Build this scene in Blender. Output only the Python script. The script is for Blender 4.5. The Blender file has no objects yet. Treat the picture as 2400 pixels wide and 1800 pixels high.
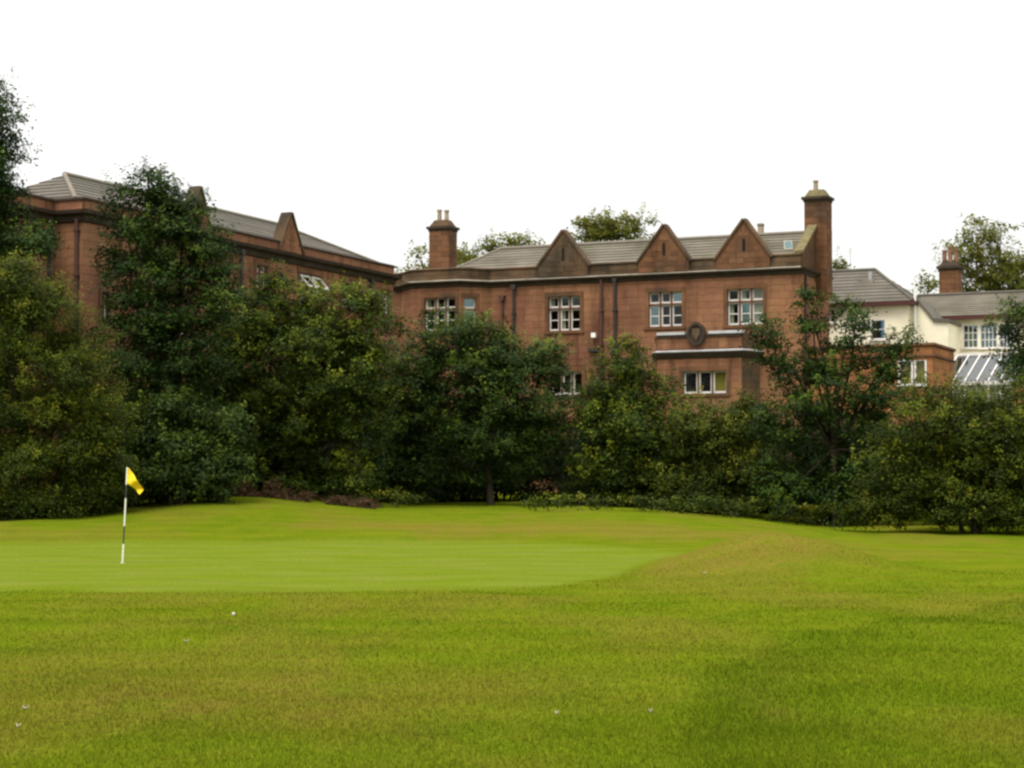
import bpy, math, random
import numpy as np
random.seed(7); RNG = np.random.default_rng(7)
sc = bpy.context.scene
COL = sc.collection
# ------------------------------------------------------------------ camera, sky, sun, exposure
FPX, HOR, EYE = 4700.0, 1150.0, 1.6          # focal length and horizon in photo pixels (2400 x 1800)
PITCH = math.atan((HOR - 900) / FPX)
cam_d = bpy.data.cameras.new('camera'); cam = bpy.data.objects.new('camera', cam_d); COL.objects.link(cam)
cam.location = (0, 0, EYE); cam.rotation_euler = (math.pi / 2 + PITCH, 0, 0)
cam_d.sensor_width = 36; cam_d.lens = 36 * FPX / 2400; cam_d.clip_start = .1; cam_d.clip_end = 6000
sc.camera = cam
SUN_EL, SUN_AZ = math.radians(64), math.radians(212)     # azimuth clockwise from +Y; light comes from here
w = bpy.data.worlds.new('World'); sc.world = w; w.use_nodes = True
nt = w.node_tree; nt.nodes.clear()
sky = nt.nodes.new('ShaderNodeTexSky'); sky.sky_type = 'NISHITA'; sky.sun_disc = False
sky.sun_elevation = SUN_EL; sky.sun_rotation = SUN_AZ; sky.dust_density = 4
mixw = nt.nodes.new('ShaderNodeMix'); mixw.data_type = 'RGBA'; mixw.inputs[0].default_value = .86
mixw.inputs[7].default_value = (9.2, 9.1, 8.8, 1)         # even cloud layer
bg = nt.nodes.new('ShaderNodeBackground'); bg.inputs[1].default_value = .08
wo = nt.nodes.new('ShaderNodeOutputWorld')
nt.links.new(sky.outputs[0], mixw.inputs[6]); geo = nt.nodes.new('ShaderNodeNewGeometry'); sep = nt.nodes.new('ShaderNodeSeparateXYZ'); nt.links.new(geo.outputs['Incoming'], sep.inputs[0])
cie = nt.nodes.new('ShaderNodeMapRange'); cie.inputs[1].default_value = 0; cie.inputs[2].default_value = -1; cie.inputs[3].default_value = .55; cie.inputs[4].default_value = 1.45   # overcast: brighter overhead
nt.links.new(sep.outputs[2], cie.inputs[0]); scl = nt.nodes.new('ShaderNodeVectorMath'); scl.operation = 'SCALE'; nt.links.new(mixw.outputs[2], scl.inputs[0]); nt.links.new(cie.outputs[0], scl.inputs['Scale'])
nt.links.new(scl.outputs[0], bg.inputs[0]); nt.links.new(bg.outputs[0], wo.inputs[0])
sd = bpy.data.lights.new('sun', 'SUN'); sd.energy = 1.5; sd.angle = math.radians(30); sd.color = (1, .95, .86)
sun = bpy.data.objects.new('sun', sd); COL.objects.link(sun)
sun.rotation_euler = (math.pi / 2 - SUN_EL, 0, math.pi - SUN_AZ); sun.location = (-30, -40, 80)
vs = sc.view_settings; vs.view_transform = 'Standard'; vs.look = 'None'; vs.exposure = 1.3; vs.gamma = 1
vs.use_curve_mapping = False
sc.cycles.pixel_filter_type = 'BLACKMAN_HARRIS'; sc.cycles.filter_width = 2.6
sc.cycles.max_bounces = 6; sc.cycles.transparent_max_bounces = 8

# ------------------------------------------------------------------ pixel -> place
def ray(px, py):
    u = (px - 1200) / FPX; v = (900 - py) / FPX
    return np.array([u, math.cos(PITCH) - v * math.sin(PITCH), math.sin(PITCH) + v * math.cos(PITCH)])
CAM = np.array([0, 0, EYE])
def at(px, py, Y):
    r = ray(px, py); return CAM + r * (Y / r[1])
def atz(px, py, z):
    r = ray(px, py); return CAM + r * ((z - EYE) / r[2])
class Frame:
    """a vertical plane: s along u, d outwards (towards the viewer side), z up"""
    def __init__(f, P, u):
        f.P = np.array(P[:2], float); f.u = np.array(u[:2], float) / np.hypot(u[0], u[1]); f.n = np.array([f.u[1], -f.u[0]])
    def W(f, s, d, z):
        q = f.P + f.u * s + f.n * d; return (q[0], q[1], z)
    def px(f, px, py):
        r = ray(px, py); t = np.dot(f.P, f.n) / np.dot(r[:2], f.n); q = CAM + r * t
        return float(np.dot(q[:2] - f.P, f.u)), float(q[2])
    def off(f, s, d):
        return Frame(f.P + f.u * s + f.n * d, f.u)
    def ang(f): return math.atan2(f.u[1], f.u[0])
# ------------------------------------------------------------------ mesh helpers
class MB:
    def __init__(m): m.v = []; m.f = []
    def add(m, vs_, fs):
        b = len(m.v); m.v += [tuple(map(float, q)) for q in vs_]; m.f += [tuple(b + i for i in g) for g in fs]
    def box(m, fr, s0, s1, d0, d1, z0, z1):
        vs_ = [fr.W(s, d, z) for z in (z0, z1) for d in (d0, d1) for s in (s0, s1)]
        m.add(vs_, [(0, 2, 3, 1), (4, 5, 7, 6), (2, 6, 7, 3), (0, 1, 5, 4), (0, 4, 6, 2), (1, 3, 7, 5)])
    def prism(m, fr, poly, d0, d1):            # poly of (s, z), extruded over d
        n = len(poly); vs_ = [fr.W(s, d, z) for d in (d0, d1) for s, z in poly]
        m.add(vs_, [tuple(range(n)), tuple(range(2 * n - 1, n - 1, -1))] + [(i, i + n, (i + 1) % n + n, (i + 1) % n) for i in range(n)])
    def quad(m, a, b, c, d): m.add([a, b, c, d], [(0, 1, 2, 3)])
    def slab(m, pts, t):                       # planar polygon given thickness downwards
        pts = [np.array(p, float) for p in pts]; nn = np.cross(pts[1] - pts[0], pts[-1] - pts[0]); nn /= np.linalg.norm(nn)
        if nn[2] < 0: nn = -nn
        n = len(pts); vs_ = pts + [p - nn * t for p in pts]
        m.add(vs_, [tuple(range(n)), tuple(range(2 * n - 1, n - 1, -1))] + [(i, (i + 1) % n, (i + 1) % n + n, i + n) for i in range(n)])
    def tube(m, pts, rad, n=8, cap=True):
        pts = [np.array(p, float) for p in pts]; b = len(m.v); k = len(pts)
        for i, p in enumerate(pts):
            t = pts[min(i + 1, k - 1)] - pts[max(i - 1, 0)]; t /= np.linalg.norm(t) + 1e-9
            a = np.cross(t, [0, 0, 1] if abs(t[2]) < .9 else [1, 0, 0]); a /= np.linalg.norm(a); c = np.cross(t, a)
            r = rad[i] if hasattr(rad, '__len__') else rad
            for j in range(n):
                q = 2 * math.pi * j / n; m.v.append(tuple(p + r * (math.cos(q) * a + math.sin(q) * c)))
        for i in range(k - 1):
            for j in range(n):
                m.f.append((b + i * n + j, b + i * n + (j + 1) % n, b + (i + 1) * n + (j + 1) % n, b + (i + 1) * n + j))
        if cap:
            m.f.append(tuple(b + j for j in range(n - 1, -1, -1))); m.f.append(tuple(b + (k - 1) * n + j for j in range(n)))
    def sweep(m, fr, path, prof):              # path of (s, d), profile of (outwards, z), mitred; open ends capped
        P = [np.array(p, float) for p in path]; k = len(P); rings = []
        for i in range(k):
            ns = []
            for a, b in ((i - 1, i), (i, i + 1)):
                if a >= 0 and b < k:
                    t = P[b] - P[a]; t /= np.linalg.norm(t); ns.append(np.array([-t[1], t[0]]))
            nn = sum(ns); nn = nn / np.linalg.norm(nn); nn = nn / np.dot(nn, ns[0])
            rings.append([fr.W(*(P[i] + nn * o), z) for o, z in prof])
        n = len(prof); vs_ = [q for r in rings for q in r]; fs = []
        for i in range(k - 1):
            for j in range(n): fs.append((i * n + j, i * n + (j + 1) % n, (i + 1) * n + (j + 1) % n, (i + 1) * n + j))
        fs += [tuple(range(n - 1, -1, -1)), tuple((k - 1) * n + j for j in range(n))]
        m.add(vs_, fs)
    def build(m, name, mat, parent=None, smooth=False, **kw):
        me = bpy.data.meshes.new(name); o3 = np.array(origin(parent))
        v = np.array(m.v, float) - o3
        me.from_pydata(v.tolist(), [], m.f); me.materials.append(mat); me.update()
        if smooth: me.shade_smooth()
        fixn(me)
        return link(name, me, parent, **kw)
import bmesh
def fixn(me):
    b = bmesh.new(); b.from_mesh(me); bmesh.ops.recalc_face_normals(b, faces=b.faces); b.to_mesh(me); b.free()
def origin(o):
    p = np.zeros(3)
    while o is not None: p = p + np.array(o.location); o = o.parent
    return p
def link(name, data, parent=None, **kw):
    o = bpy.data.objects.new(name, data); COL.objects.link(o)
    if parent is not None: o.parent = parent
    for k, v in kw.items(): o[k] = v
    return o
def thing(name, loc, label, cat, group=None):
    o = bpy.data.objects.new(name, None); COL.objects.link(o); o.location = tuple(map(float, loc)); o.empty_display_size = .5
    o['label'] = label; o['category'] = cat
    if group: o['group'] = group
    return o
# ------------------------------------------------------------------ materials
def mat(name, base, rough=.8, var=.15, scale=3., spec=.3, bump=0., bscale=20., metal=0., rnd=0., second=None, sfac=.5, sscale=1., stretch=None, streak=0.):
    """principled with noise variation, optional second colour in patches, per-object and per-island variation"""
    m = bpy.data.materials.new(name); m.use_nodes = True; t = m.node_tree; N = t.nodes; L = t.links
    p = N['Principled BSDF']; p.inputs['Roughness'].default_value = rough; p.inputs['Specular IOR Level'].default_value = spec
    p.inputs['Metallic'].default_value = metal
    tc = N.new('ShaderNodeTexCoord'); co = tc.outputs['Object']
    if stretch:
        mp = N.new('ShaderNodeMapping'); mp.inputs['Scale'].default_value = stretch; L.new(co, mp.inputs[0]); co = mp.outputs[0]
    n1 = N.new('ShaderNodeTexNoise'); n1.inputs['Scale'].default_value = scale; n1.inputs['Detail'].default_value = 6; n1.inputs['Roughness'].default_value = .65
    L.new(co, n1.inputs['Vector'])
    mr = N.new('ShaderNodeMapRange'); mr.inputs[1].default_value = .25; mr.inputs[2].default_value = .75
    mr.inputs[3].default_value = 1 - var; mr.inputs[4].default_value = 1 + var; L.new(n1.outputs[0], mr.inputs[0])
    val = mr.outputs[0]
    if rnd:
        oi = N.new('ShaderNodeObjectInfo'); gm = N.new('ShaderNodeNewGeometry')
        ad = N.new('ShaderNodeMath'); ad.operation = 'ADD'; L.new(oi.outputs['Random'], ad.inputs[0]); L.new(gm.outputs['Random Per Island'], ad.inputs[1])
        fr_ = N.new('ShaderNodeMath'); fr_.operation = 'FRACT'; L.new(ad.outputs[0], fr_.inputs[0])
        m2 = N.new('ShaderNodeMapRange'); m2.inputs[3].default_value = 1 - rnd; m2.inputs[4].default_value = 1 + rnd; L.new(fr_.outputs[0], m2.inputs[0])
        mu = N.new('ShaderNodeMath'); mu.operation = 'MULTIPLY'; L.new(val, mu.inputs[0]); L.new(m2.outputs[0], mu.inputs[1]); val = mu.outputs[0]
    if streak:                                              # rain-washed streaks and grime, longer than wide
        ws = N.new('ShaderNodeNewGeometry'); mp2 = N.new('ShaderNodeMapping'); mp2.inputs['Scale'].default_value = (1.5, 1.5, .16); L.new(ws.outputs['Position'], mp2.inputs[0])
        n4 = N.new('ShaderNodeTexNoise'); n4.inputs['Scale'].default_value = 1.; n4.inputs['Detail'].default_value = 5; n4.inputs['Roughness'].default_value = .6; L.new(mp2.outputs[0], n4.inputs['Vector'])
        r4 = N.new('ShaderNodeMapRange'); r4.inputs[1].default_value = .5; r4.inputs[2].default_value = .72; r4.inputs[3].default_value = 1.06; r4.inputs[4].default_value = 1.06 - streak; L.new(n4.outputs[0], r4.inputs[0])
        m4 = N.new('ShaderNodeMath'); m4.operation = 'MULTIPLY'; L.new(val, m4.inputs[0]); L.new(r4.outputs[0], m4.inputs[1]); val = m4.outputs[0]
    src = None
    if second:
        n2 = N.new('ShaderNodeTexNoise'); n2.inputs['Scale'].default_value = sscale; n2.inputs['Detail'].default_value = 5; L.new(co if stretch else N.new('ShaderNodeNewGeometry').outputs['Position'], n2.inputs['Vector'])
        r2 = N.new('ShaderNodeMapRange'); r2.inputs[1].default_value = .65 - sfac * .4; r2.inputs[2].default_value = .8 - sfac * .35; L.new(n2.outputs[0], r2.inputs[0])
        mx = N.new('ShaderNodeMix'); mx.data_type = 'RGBA'; mx.inputs[6].default_value = (*base, 1); mx.inputs[7].default_value = (*second, 1)
        L.new(r2.outputs[0], mx.inputs[0]); src = mx.outputs[2]
    vm = N.new('ShaderNodeVectorMath'); vm.operation = 'SCALE'
    if src is not None: L.new(src, vm.inputs[0])
    else: vm.inputs[0].default_value = base
    L.new(val, vm.inputs['Scale']); L.new(vm.outputs[0], p.inputs['Base Color'])
    if bump:
        n3 = N.new('ShaderNodeTexNoise'); n3.inputs['Scale'].default_value = bscale; n3.inputs['Detail'].default_value = 4; L.new(co, n3.inputs['Vector'])
        bp = N.new('ShaderNodeBump'); bp.inputs['Strength'].default_value = bump; bp.inputs['Distance'].default_value = .03
        L.new(n3.outputs[0], bp.inputs['Height']); L.new(bp.outputs[0], p.inputs['Normal'])
    return m
M = {}
M['stone'] = mat('red_sandstone', (.222, .110, .058), .95, .26, .9, .1, .3, 12, rnd=.09, second=(.16, .072, .043), sfac=.5, sscale=.32, streak=.55)
M['mortar'] = mat('sandstone_joint', (.155, .077, .042), .95, .2, 3, .1)
M['dressed'] = mat('dressed_sandstone', (.135, .066, .034), .95, .3, 1.2, .1, .3, 12, rnd=.22, second=(.085, .05, .03), sfac=.45, sscale=.7, streak=.4)
M['sooty'] = mat('weathered_sandstone', (.098, .06, .033), .95, .35, 1.1, .1, .4, 9, rnd=.25, streak=.4, second=(.055, .042, .028), sfac=.55, sscale=.5)
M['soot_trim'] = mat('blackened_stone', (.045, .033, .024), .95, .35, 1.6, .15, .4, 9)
M['lead'] = mat('pale_lead_flashing', (.26, .235, .19), .8, .5, .9, .2)
M['ledge'] = mat('sky_lit_ledge', (.42, .42, .43), .6, .3, 1.5, .3)  # stone ledges of the bay, sky light on them put into the pale colour
M['roof'] = mat('grey_brown_tile', (.130, .116, .092), .9, .25, .8, .1, .2, 14, rnd=.10, second=(.095, .09, .06), sfac=.35, sscale=.5)
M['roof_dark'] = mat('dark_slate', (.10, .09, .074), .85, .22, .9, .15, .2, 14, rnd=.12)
M['ridge'] = mat('ridge_tile', (.16, .14, .11), .85, .2, 2, .25)
M['white'] = mat('white_window_paint', (.64, .61, .58), .5, .12, 3, .4)
M['render'] = mat('cream_render', (.78, .73, .56), .85, .08, .6, .2, .1, 25, second=(.68, .62, .46), sfac=.3, sscale=.5)
M['fascia'] = mat('dark_red_fascia', (.06, .016, .014), .6, .2, 2, .3)
M['pipe'] = mat('black_iron_pipe', (.022, .018, .016), .6, .25, 3, .4)
M['pipe_red'] = mat('brown_iron_pipe', (.06, .025, .018), .6, .25, 3, .4)
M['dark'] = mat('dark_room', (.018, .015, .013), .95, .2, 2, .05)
M['curtain'] = mat('pale_curtain', (.55, .50, .38), .9, .2, 6, .1, stretch=(6, 6, .4))
M['ochre'] = mat('ochre_blind', (.42, .30, .06), .9, .1, 3, .1)
M['pot'] = mat('buff_clay_pot', (.30, .24, .17), .9, .2, 4, .2)
M['pot_red'] = mat('terracotta_pot', (.19, .10, .06), .9, .3, 4, .2)
M['moss'] = mat('mossy_stone', (.13, .11, .055), .95, .4, 2.5, .1, .4, 12)
M['steel'] = mat('galvanised_metal', (.4, .4, .4), .45, .1, 4, .5, metal=.6)
M['lampwhite'] = mat('white_plastic', (.75, .74, .70), .4, .05, 4, .5)
M['bark'] = mat('grey_brown_bark', (.05, .038, .027), .95, .3, 4, .1, .6, 10, stretch=(1, 1, .25))
M['deadwood'] = mat('dead_brown_twig', (.055, .034, .018), .95, .35, 4, .1)
M['deadleaf'] = mat('dead_brown_leaf', (.06, .034, .015), .9, .3, 3, .1, rnd=.5)
M['flag'] = mat('yellow_flag_cloth', (.72, .50, .015), .75, .06, 5, .2)
M['black'] = mat('black_paint', (.03, .03, .025), .5, .1, 4, .4)
M['pinwhite'] = mat('white_pin_paint', (.72, .72, .62), .4, .05, 4, .4)
M['ball'] = mat('white_ball', (.5, .5, .48), .4, .03, 5, .4)
M['paleleaf'] = mat('bleached_leaf', (.34, .30, .2), .8, .15, 9, .2)
M['orangestone'] = mat('clean_orange_sandstone', (.27, .12, .05), .95, .25, 1.0, .1, .3, 12, rnd=.2, streak=.3)
def glass(name, tint, refl, gcol=(1, 1, 1)):
    m = bpy.data.materials.new(name); m.use_nodes = True; t = m.node_tree; t.nodes.clear()
    tr = t.nodes.new('ShaderNodeBsdfTransparent'); tr.inputs[0].default_value = (*tint, 1)
    gl = t.nodes.new('ShaderNodeBsdfGlossy'); gl.inputs['Roughness'].default_value = .06; gl.inputs[0].default_value = (*gcol, 1)
    mx = t.nodes.new('ShaderNodeMixShader'); mx.inputs[0].default_value = refl
    n = t.nodes.new('ShaderNodeTexNoise'); n.inputs['Scale'].default_value = .8
    b = t.nodes.new('ShaderNodeBump'); b.inputs['Strength'].default_value = .06; t.links.new(n.outputs[0], b.inputs['Height']); t.links.new(b.outputs[0], gl.inputs['Normal'])
    o = t.nodes.new('ShaderNodeOutputMaterial'); t.links.new(tr.outputs[0], mx.inputs[1]); t.links.new(gl.outputs[0], mx.inputs[2]); t.links.new(mx.outputs[0], o.inputs[0])
    return m
M['glass'] = glass('window_glass', (.75, .8, .78), .022)
M['glass_bright'] = glass('reflecting_glass', (.5, .6, .6), .15, (.7, .95, .98))
M['glass_blue'] = glass('blue_reflecting_glass', (.4, .5, .6), .2, (.5, .8, 1.))
M['glass_roof'] = glass('conservatory_glass', (.45, .46, .46), .20, (.8, .82, .84))
def leafmat(name, cols, trans=.27):
    m = bpy.data.materials.new(name); m.use_nodes = True; t = m.node_tree; N = t.nodes; L = t.links
    p = N['Principled BSDF']; p.inputs['Roughness'].default_value = .6; p.inputs['Specular IOR Level'].default_value = .12
    a = N.new('ShaderNodeAttribute'); a.attribute_name = 'tint'
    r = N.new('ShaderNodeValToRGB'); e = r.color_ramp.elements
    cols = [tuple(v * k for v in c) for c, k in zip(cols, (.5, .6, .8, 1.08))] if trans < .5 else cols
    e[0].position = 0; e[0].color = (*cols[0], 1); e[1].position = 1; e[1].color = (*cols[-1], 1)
    for i, c in enumerate(cols[1:-1]):
        q = e.new((i + 1) / (len(cols) - 1)); q.color = (*c, 1)
    L.new(a.outputs['Fac'], r.inputs[0]); L.new(r.outputs[0], p.inputs['Base Color'])
    tl = N.new('ShaderNodeBsdfTranslucent'); L.new(r.outputs[0], tl.inputs[0])
    mx = N.new('ShaderNodeMixShader'); mx.inputs[0].default_value = trans
    L.new(p.outputs[0], mx.inputs[1]); L.new(tl.outputs[0], mx.inputs[2]); L.new(mx.outputs[0], N['Material Output'].inputs[0])
    return m
LM = {
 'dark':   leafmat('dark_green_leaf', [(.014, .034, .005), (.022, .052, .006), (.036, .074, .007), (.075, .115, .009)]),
 'mid':    leafmat('mid_green_leaf', [(.018, .038, .003), (.034, .064, .004), (.064, .100, .005), (.15, .165, .008)]),
 'yellow': leafmat('yellow_green_leaf', [(.022, .042, .002), (.042, .070, .003), (.074, .104, .004), (.14, .14, .006)]),
 'olive':  leafmat('olive_leaf', [(.020, .038, .003), (.038, .062, .004), (.072, .096, .005), (.15, .145, .010)]),
 'blue':   leafmat('blue_green_leaf', [(.017, .038, .006), (.030, .062, .008), (.052, .092, .009), (.10, .135, .012)]),
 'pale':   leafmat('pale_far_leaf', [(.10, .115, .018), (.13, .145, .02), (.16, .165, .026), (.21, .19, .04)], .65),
}
# ------------------------------------------------------------------ ground
def smooth(a, b, x):
    t = np.clip((x - a) / (b - a), 0, 1); return t * t * (3 - 2 * t)
def gz(X, Y):
    X = np.asarray(X, float); Y = np.asarray(Y, float)
    z = np.interp(Y, [-400, 12, 33, 45, 55, 58.5, 61.5, 64, 72, 78, 100, 120, 600, 6000], [0, 0, .0, .02, .20, .42, .60, .62, .86, .95, 1.5, 1.6, 1.6, 1.6])
    z = z - .62 * smooth(3.5, 13, X) * smooth(48, 66, Y) * (1 - smooth(76, 92, Y))
    z = z + .72 * np.exp(-((X - 5.3) / 1.9) ** 2 - ((Y - 40.5) / 3.4) ** 2)          # mound in front of the green
    z = z + .20 * np.exp(-((X - 8.5) / 3.5) ** 2 - ((Y - 50) / 6.0) ** 2)
    z = z + .03 * np.sin(X * .9 + Y * .31) * np.sin(Y * .43 - X * .2 + 1) * smooth(8, 16, Y)
    z = z + .02 * np.sin(X * 2.1 + 2) * np.sin(Y * .9)
    z = z + .5 * np.exp(-((X + 10.3) / 4.2) ** 2) * smooth(61, 71, Y) * (1 - smooth(80, 100, Y))      # bank under the trees
    gm = greenmask(X, Y); return z - .015 * gm
def vnoise(X, Y, s, seed):
    r = np.random.default_rng(seed); t = r.random((64, 64)); x = X * s; y = Y * s
    xi = np.floor(x).astype(int); yi = np.floor(y).astype(int); fx = x - xi; fy = y - yi
    fx = fx * fx * (3 - 2 * fx); fy = fy * fy * (3 - 2 * fy); g = lambda a, b: t[a % 64, b % 64]
    return (g(xi, yi) * (1 - fx) + g(xi + 1, yi) * fx) * (1 - fy) + (g(xi, yi + 1) * (1 - fx) + g(xi + 1, yi + 1) * fx) * fy
def fbm(X, Y, s, seed): return (vnoise(X, Y, s, seed) + .5 * vnoise(X, Y, s * 2.1, seed + 1) + .25 * vnoise(X, Y, s * 4.3, seed + 2)) / 1.75
def greenmask(X, Y):
    # putting green: a kidney whose right tip runs up behind the mound
    yf = np.interp(X, [-14, -8, -4, -.7, .72, 2.05, 3.1, 4.4], [32.4, 32.2, 32.2, 32.8, 33.9, 38.5, 43, 48.5])
    yb = np.interp(X, [-14, -8, -4, 0, 2.6, 4.4], [54.5, 55, 55.5, 54.5, 51.8, 48.6])
    return smooth(-1.5, 1.5, Y - yf + (fbm(X, Y, .8, 51) - .5) * 1.6) * smooth(-1.6, 1.6, yb - Y) * smooth(-.6, 1.0, 4.3 - X)
def roughmask(X, Y):
    # longer darker grass at the lower right
    xe = np.interp(Y, [0, 11.6, 14.7, 18.8, 21.5, 23.5, 31, 40], [.5, .72, 1.1, 1.95, 2.74, 4., 8., 16.])
    q = X - xe + (fbm(X, Y, .9, 3) - .5) * .7; return .7 * smooth(-.15, .3, q) * (1 - .6 * smooth(.3, 1.8, q)) * np.clip(.35 + 1.2 * fbm(X, Y, .6, 31), 0, 1)
def drymask(X, Y):
    d = smooth(.45, .68, fbm(X * 1.0, Y * .35, .5, 11)) * .55
    d = d + 1.0 * np.exp(-((X - 3.9) / 1.9) ** 2 - ((Y - 38.8) / 1.7) ** 2)              # dry front of the mound
    d = d + .95 * np.exp(-((Y - 59.3 + .25 * X) / 1.7) ** 2) * smooth(-9, -3, X) * (1 - smooth(7, 13, X))   # dry bank behind the green
    d = d + .55 * np.exp(-((X + 1.6) / 1.6) ** 2 - ((Y - 15.2) / 1.9) ** 2) + .5 * np.exp(-((X + .2) / 1.2) ** 2 - ((Y - 17) / 1.6) ** 2)
    d = d + .7 * np.exp(-((X - 1.93) / .10) ** 2 - ((Y - 14.6) / .35) ** 2)
    return np.clip(d * (1 - .9 * greenmask(X, Y)) * (1 - .55 * roughmask(X, Y)), 0, 1)
def axis(lo, hi, a, b, step, k=1.35):
    c = list(np.arange(a, b + 1e-6, step)); s = step; q = a
    while q > lo: s *= k; q -= s; c.insert(0, q)
    s = step; q = c[-1]
    while q < hi: s *= k; q += s; c.append(q)
    return np.array(c)
gx = axis(-3000, 3000, -21, 21, .22); gy = axis(-300, 5000, 10, 30, .16); gy = np.concatenate([gy[gy <= 30], np.arange(30.3, 90, .3), axis(0, 5000, 90, 92, .5)[1:]])
gy = np.unique(np.concatenate([gy[(gy < 92)], axis(0, 5000, 92, 94, 1.)[axis(0, 5000, 92, 94, 1.) >= 92]]))
GX, GY = np.meshgrid(gx, gy); GZ = gz(GX, GY)
nx, ny = len(gx), len(gy)
idx = np.arange(nx * ny).reshape(ny, nx)
fa = np.stack([idx[:-1, :-1], idx[:-1, 1:], idx[1:, 1:], idx[1:, :-1]], -1).reshape(-1, 4)
def npmesh(name, V, F, material, parent=None, attrs=None, smooth_=False, **kw):
    me = bpy.data.meshes.new(name); n = F.shape[1]
    me.vertices.add(len(V)); me.vertices.foreach_set('co', np.ascontiguousarray(V, np.float32).ravel())
    me.loops.add(F.size); me.loops.foreach_set('vertex_index', np.ascontiguousarray(F, np.int32).ravel())
    me.polygons.add(len(F)); me.polygons.foreach_set('loop_start', np.arange(0, F.size, n, dtype=np.int32)); me.polygons.foreach_set('loop_total', np.full(len(F), n, np.int32))
    for k, a in (attrs or {}).items():
        at_ = me.attributes.new(k, 'FLOAT', 'POINT'); at_.data.foreach_set('value', np.ascontiguousarray(a, np.float32).ravel())
    me.materials.append(material); me.update(); me.validate()
    if smooth_: me.shade_smooth()
    return link(name, me, parent, **kw)
def grassmat(name, blade=False):
    m = bpy.data.materials.new(name); m.use_nodes = True; t = m.node_tree; N = t.nodes; L = t.links
    p = N['Principled BSDF']; p.inputs['Roughness'].default_value = 1.; p.inputs['Specular IOR Level'].default_value = 0.
    def attr(k): a = N.new('ShaderNodeAttribute'); a.attribute_name = k; return a.outputs['Fac']
    tc = N.new('ShaderNodeTexCoord')
    def noise(s, d=4, sx=1): 
        n = N.new('ShaderNodeTexNoise'); n.inputs['Scale'].default_value = s; n.inputs['Detail'].default_value = d
        mp = N.new('ShaderNodeMapping'); mp.inputs['Scale'].default_value = (1, sx, 1); L.new(tc.outputs['Object'], mp.inputs[0]); L.new(mp.outputs[0], n.inputs['Vector']); return n.outputs[0]
    def rng(i, a, b, c, d):
        r = N.new('ShaderNodeMapRange'); L.new(i, r.inputs[0])
        for k, v in zip((1, 2, 3, 4), (a, b, c, d)): r.inputs[k].default_value = v
        return r.outputs[0]
    def mix(f, a, b):
        x = N.new('ShaderNodeMix'); x.data_type = 'RGBA'; L.new(f, x.inputs[0])
        for s, q in ((6, a), (7, b)):
            if isinstance(q, tuple): x.inputs[s].default_value = (*q, 1)
            else: L.new(q, x.inputs[s])
        return x.outputs[2]
    c = mix(rng(noise(.55, 6), .38, .66, 0, 1), (.140, .162, .006), (.112, .150, .004))     # fairway
    c = mix(rng(noise(2.6, 6, .5), .42, .68, 0, .45), c, (.165, .160, .010))
    c = mix(rng(noise(1.1, 6, .45), .5, .66, 0, .5), c, (.088, .132, .004))
    c = mix(attr('rough'), c, mix(rng(noise(1.6, 5), .35, .65, 0, 1), (.084, .130, .004), (.110, .146, .005)))
    dr = N.new('ShaderNodeMath'); dr.operation = 'MULTIPLY'; L.new(attr('dry'), dr.inputs[0]); L.new(rng(noise(2.4, 6), .3, .6, .35, 1), dr.inputs[1])
    c = mix(dr.outputs[0], c, (.178, .138, .016))
    c = mix(attr('green'), c, mix(rng(noise(.5, 5), .35, .7, 0, 1), (.148, .184, .010), (.172, .190, .020)))
    wv = N.new('ShaderNodeTexWave'); wv.bands_direction = 'Y'; wv.inputs['Scale'].default_value = .14; wv.inputs['Distortion'].default_value = 1.2; wv.inputs['Detail Scale'].default_value = .4; L.new(tc.outputs['Object'], wv.inputs['Vector'])
    c2 = N.new('ShaderNodeVectorMath'); c2.operation = 'SCALE'; L.new(c, c2.inputs[0]); L.new(rng(wv.outputs['Fac'], 0, 1, .955, 1.045), c2.inputs['Scale']); c = c2.outputs[0]      # mowing bands
    v = N.new('ShaderNodeVectorMath'); v.operation = 'SCALE'; dk = N.new('ShaderNodeVectorMath'); dk.operation = 'MULTIPLY'; dk.inputs[1].default_value = (.665, .725, .9); L.new(c, dk.inputs[0]); L.new(dk.outputs[0], v.inputs[0])
    if blade: L.new(attr('shade'), v.inputs['Scale'])
    else: L.new(rng(noise(22, 5), .3, .7, .72, 1.22), v.inputs['Scale'])
    L.new(v.outputs[0], p.inputs['Base Color'])
    if blade:
        tl = N.new('ShaderNodeBsdfTranslucent'); L.new(v.outputs[0], tl.inputs[0]); mx = N.new('ShaderNodeMixShader'); mx.inputs[0].default_value = .35
        L.new(p.outputs[0], mx.inputs[1]); L.new(tl.outputs[0], mx.inputs[2]); L.new(mx.outputs[0], N['Material Output'].inputs[0])
    else:
        b = N.new('ShaderNodeBump'); b.inputs['Strength'].default_value = .5; b.inputs['Distance'].default_value = .03
        L.new(noise(30, 5), b.inputs['Height']); L.new(b.outputs[0], p.inputs['Normal'])
    return m
M['ground'] = grassmat('mown_turf'); M['blade'] = grassmat('grass_blade', True)
ground = npmesh('ground', np.stack([GX, GY, GZ], -1).reshape(-1, 3), fa, M['ground'], smooth_=True, kind='structure',
                attrs={'green': greenmask(GX, GY), 'rough': roughmask(GX, GY), 'dry': drymask(GX, GY)})
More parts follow.
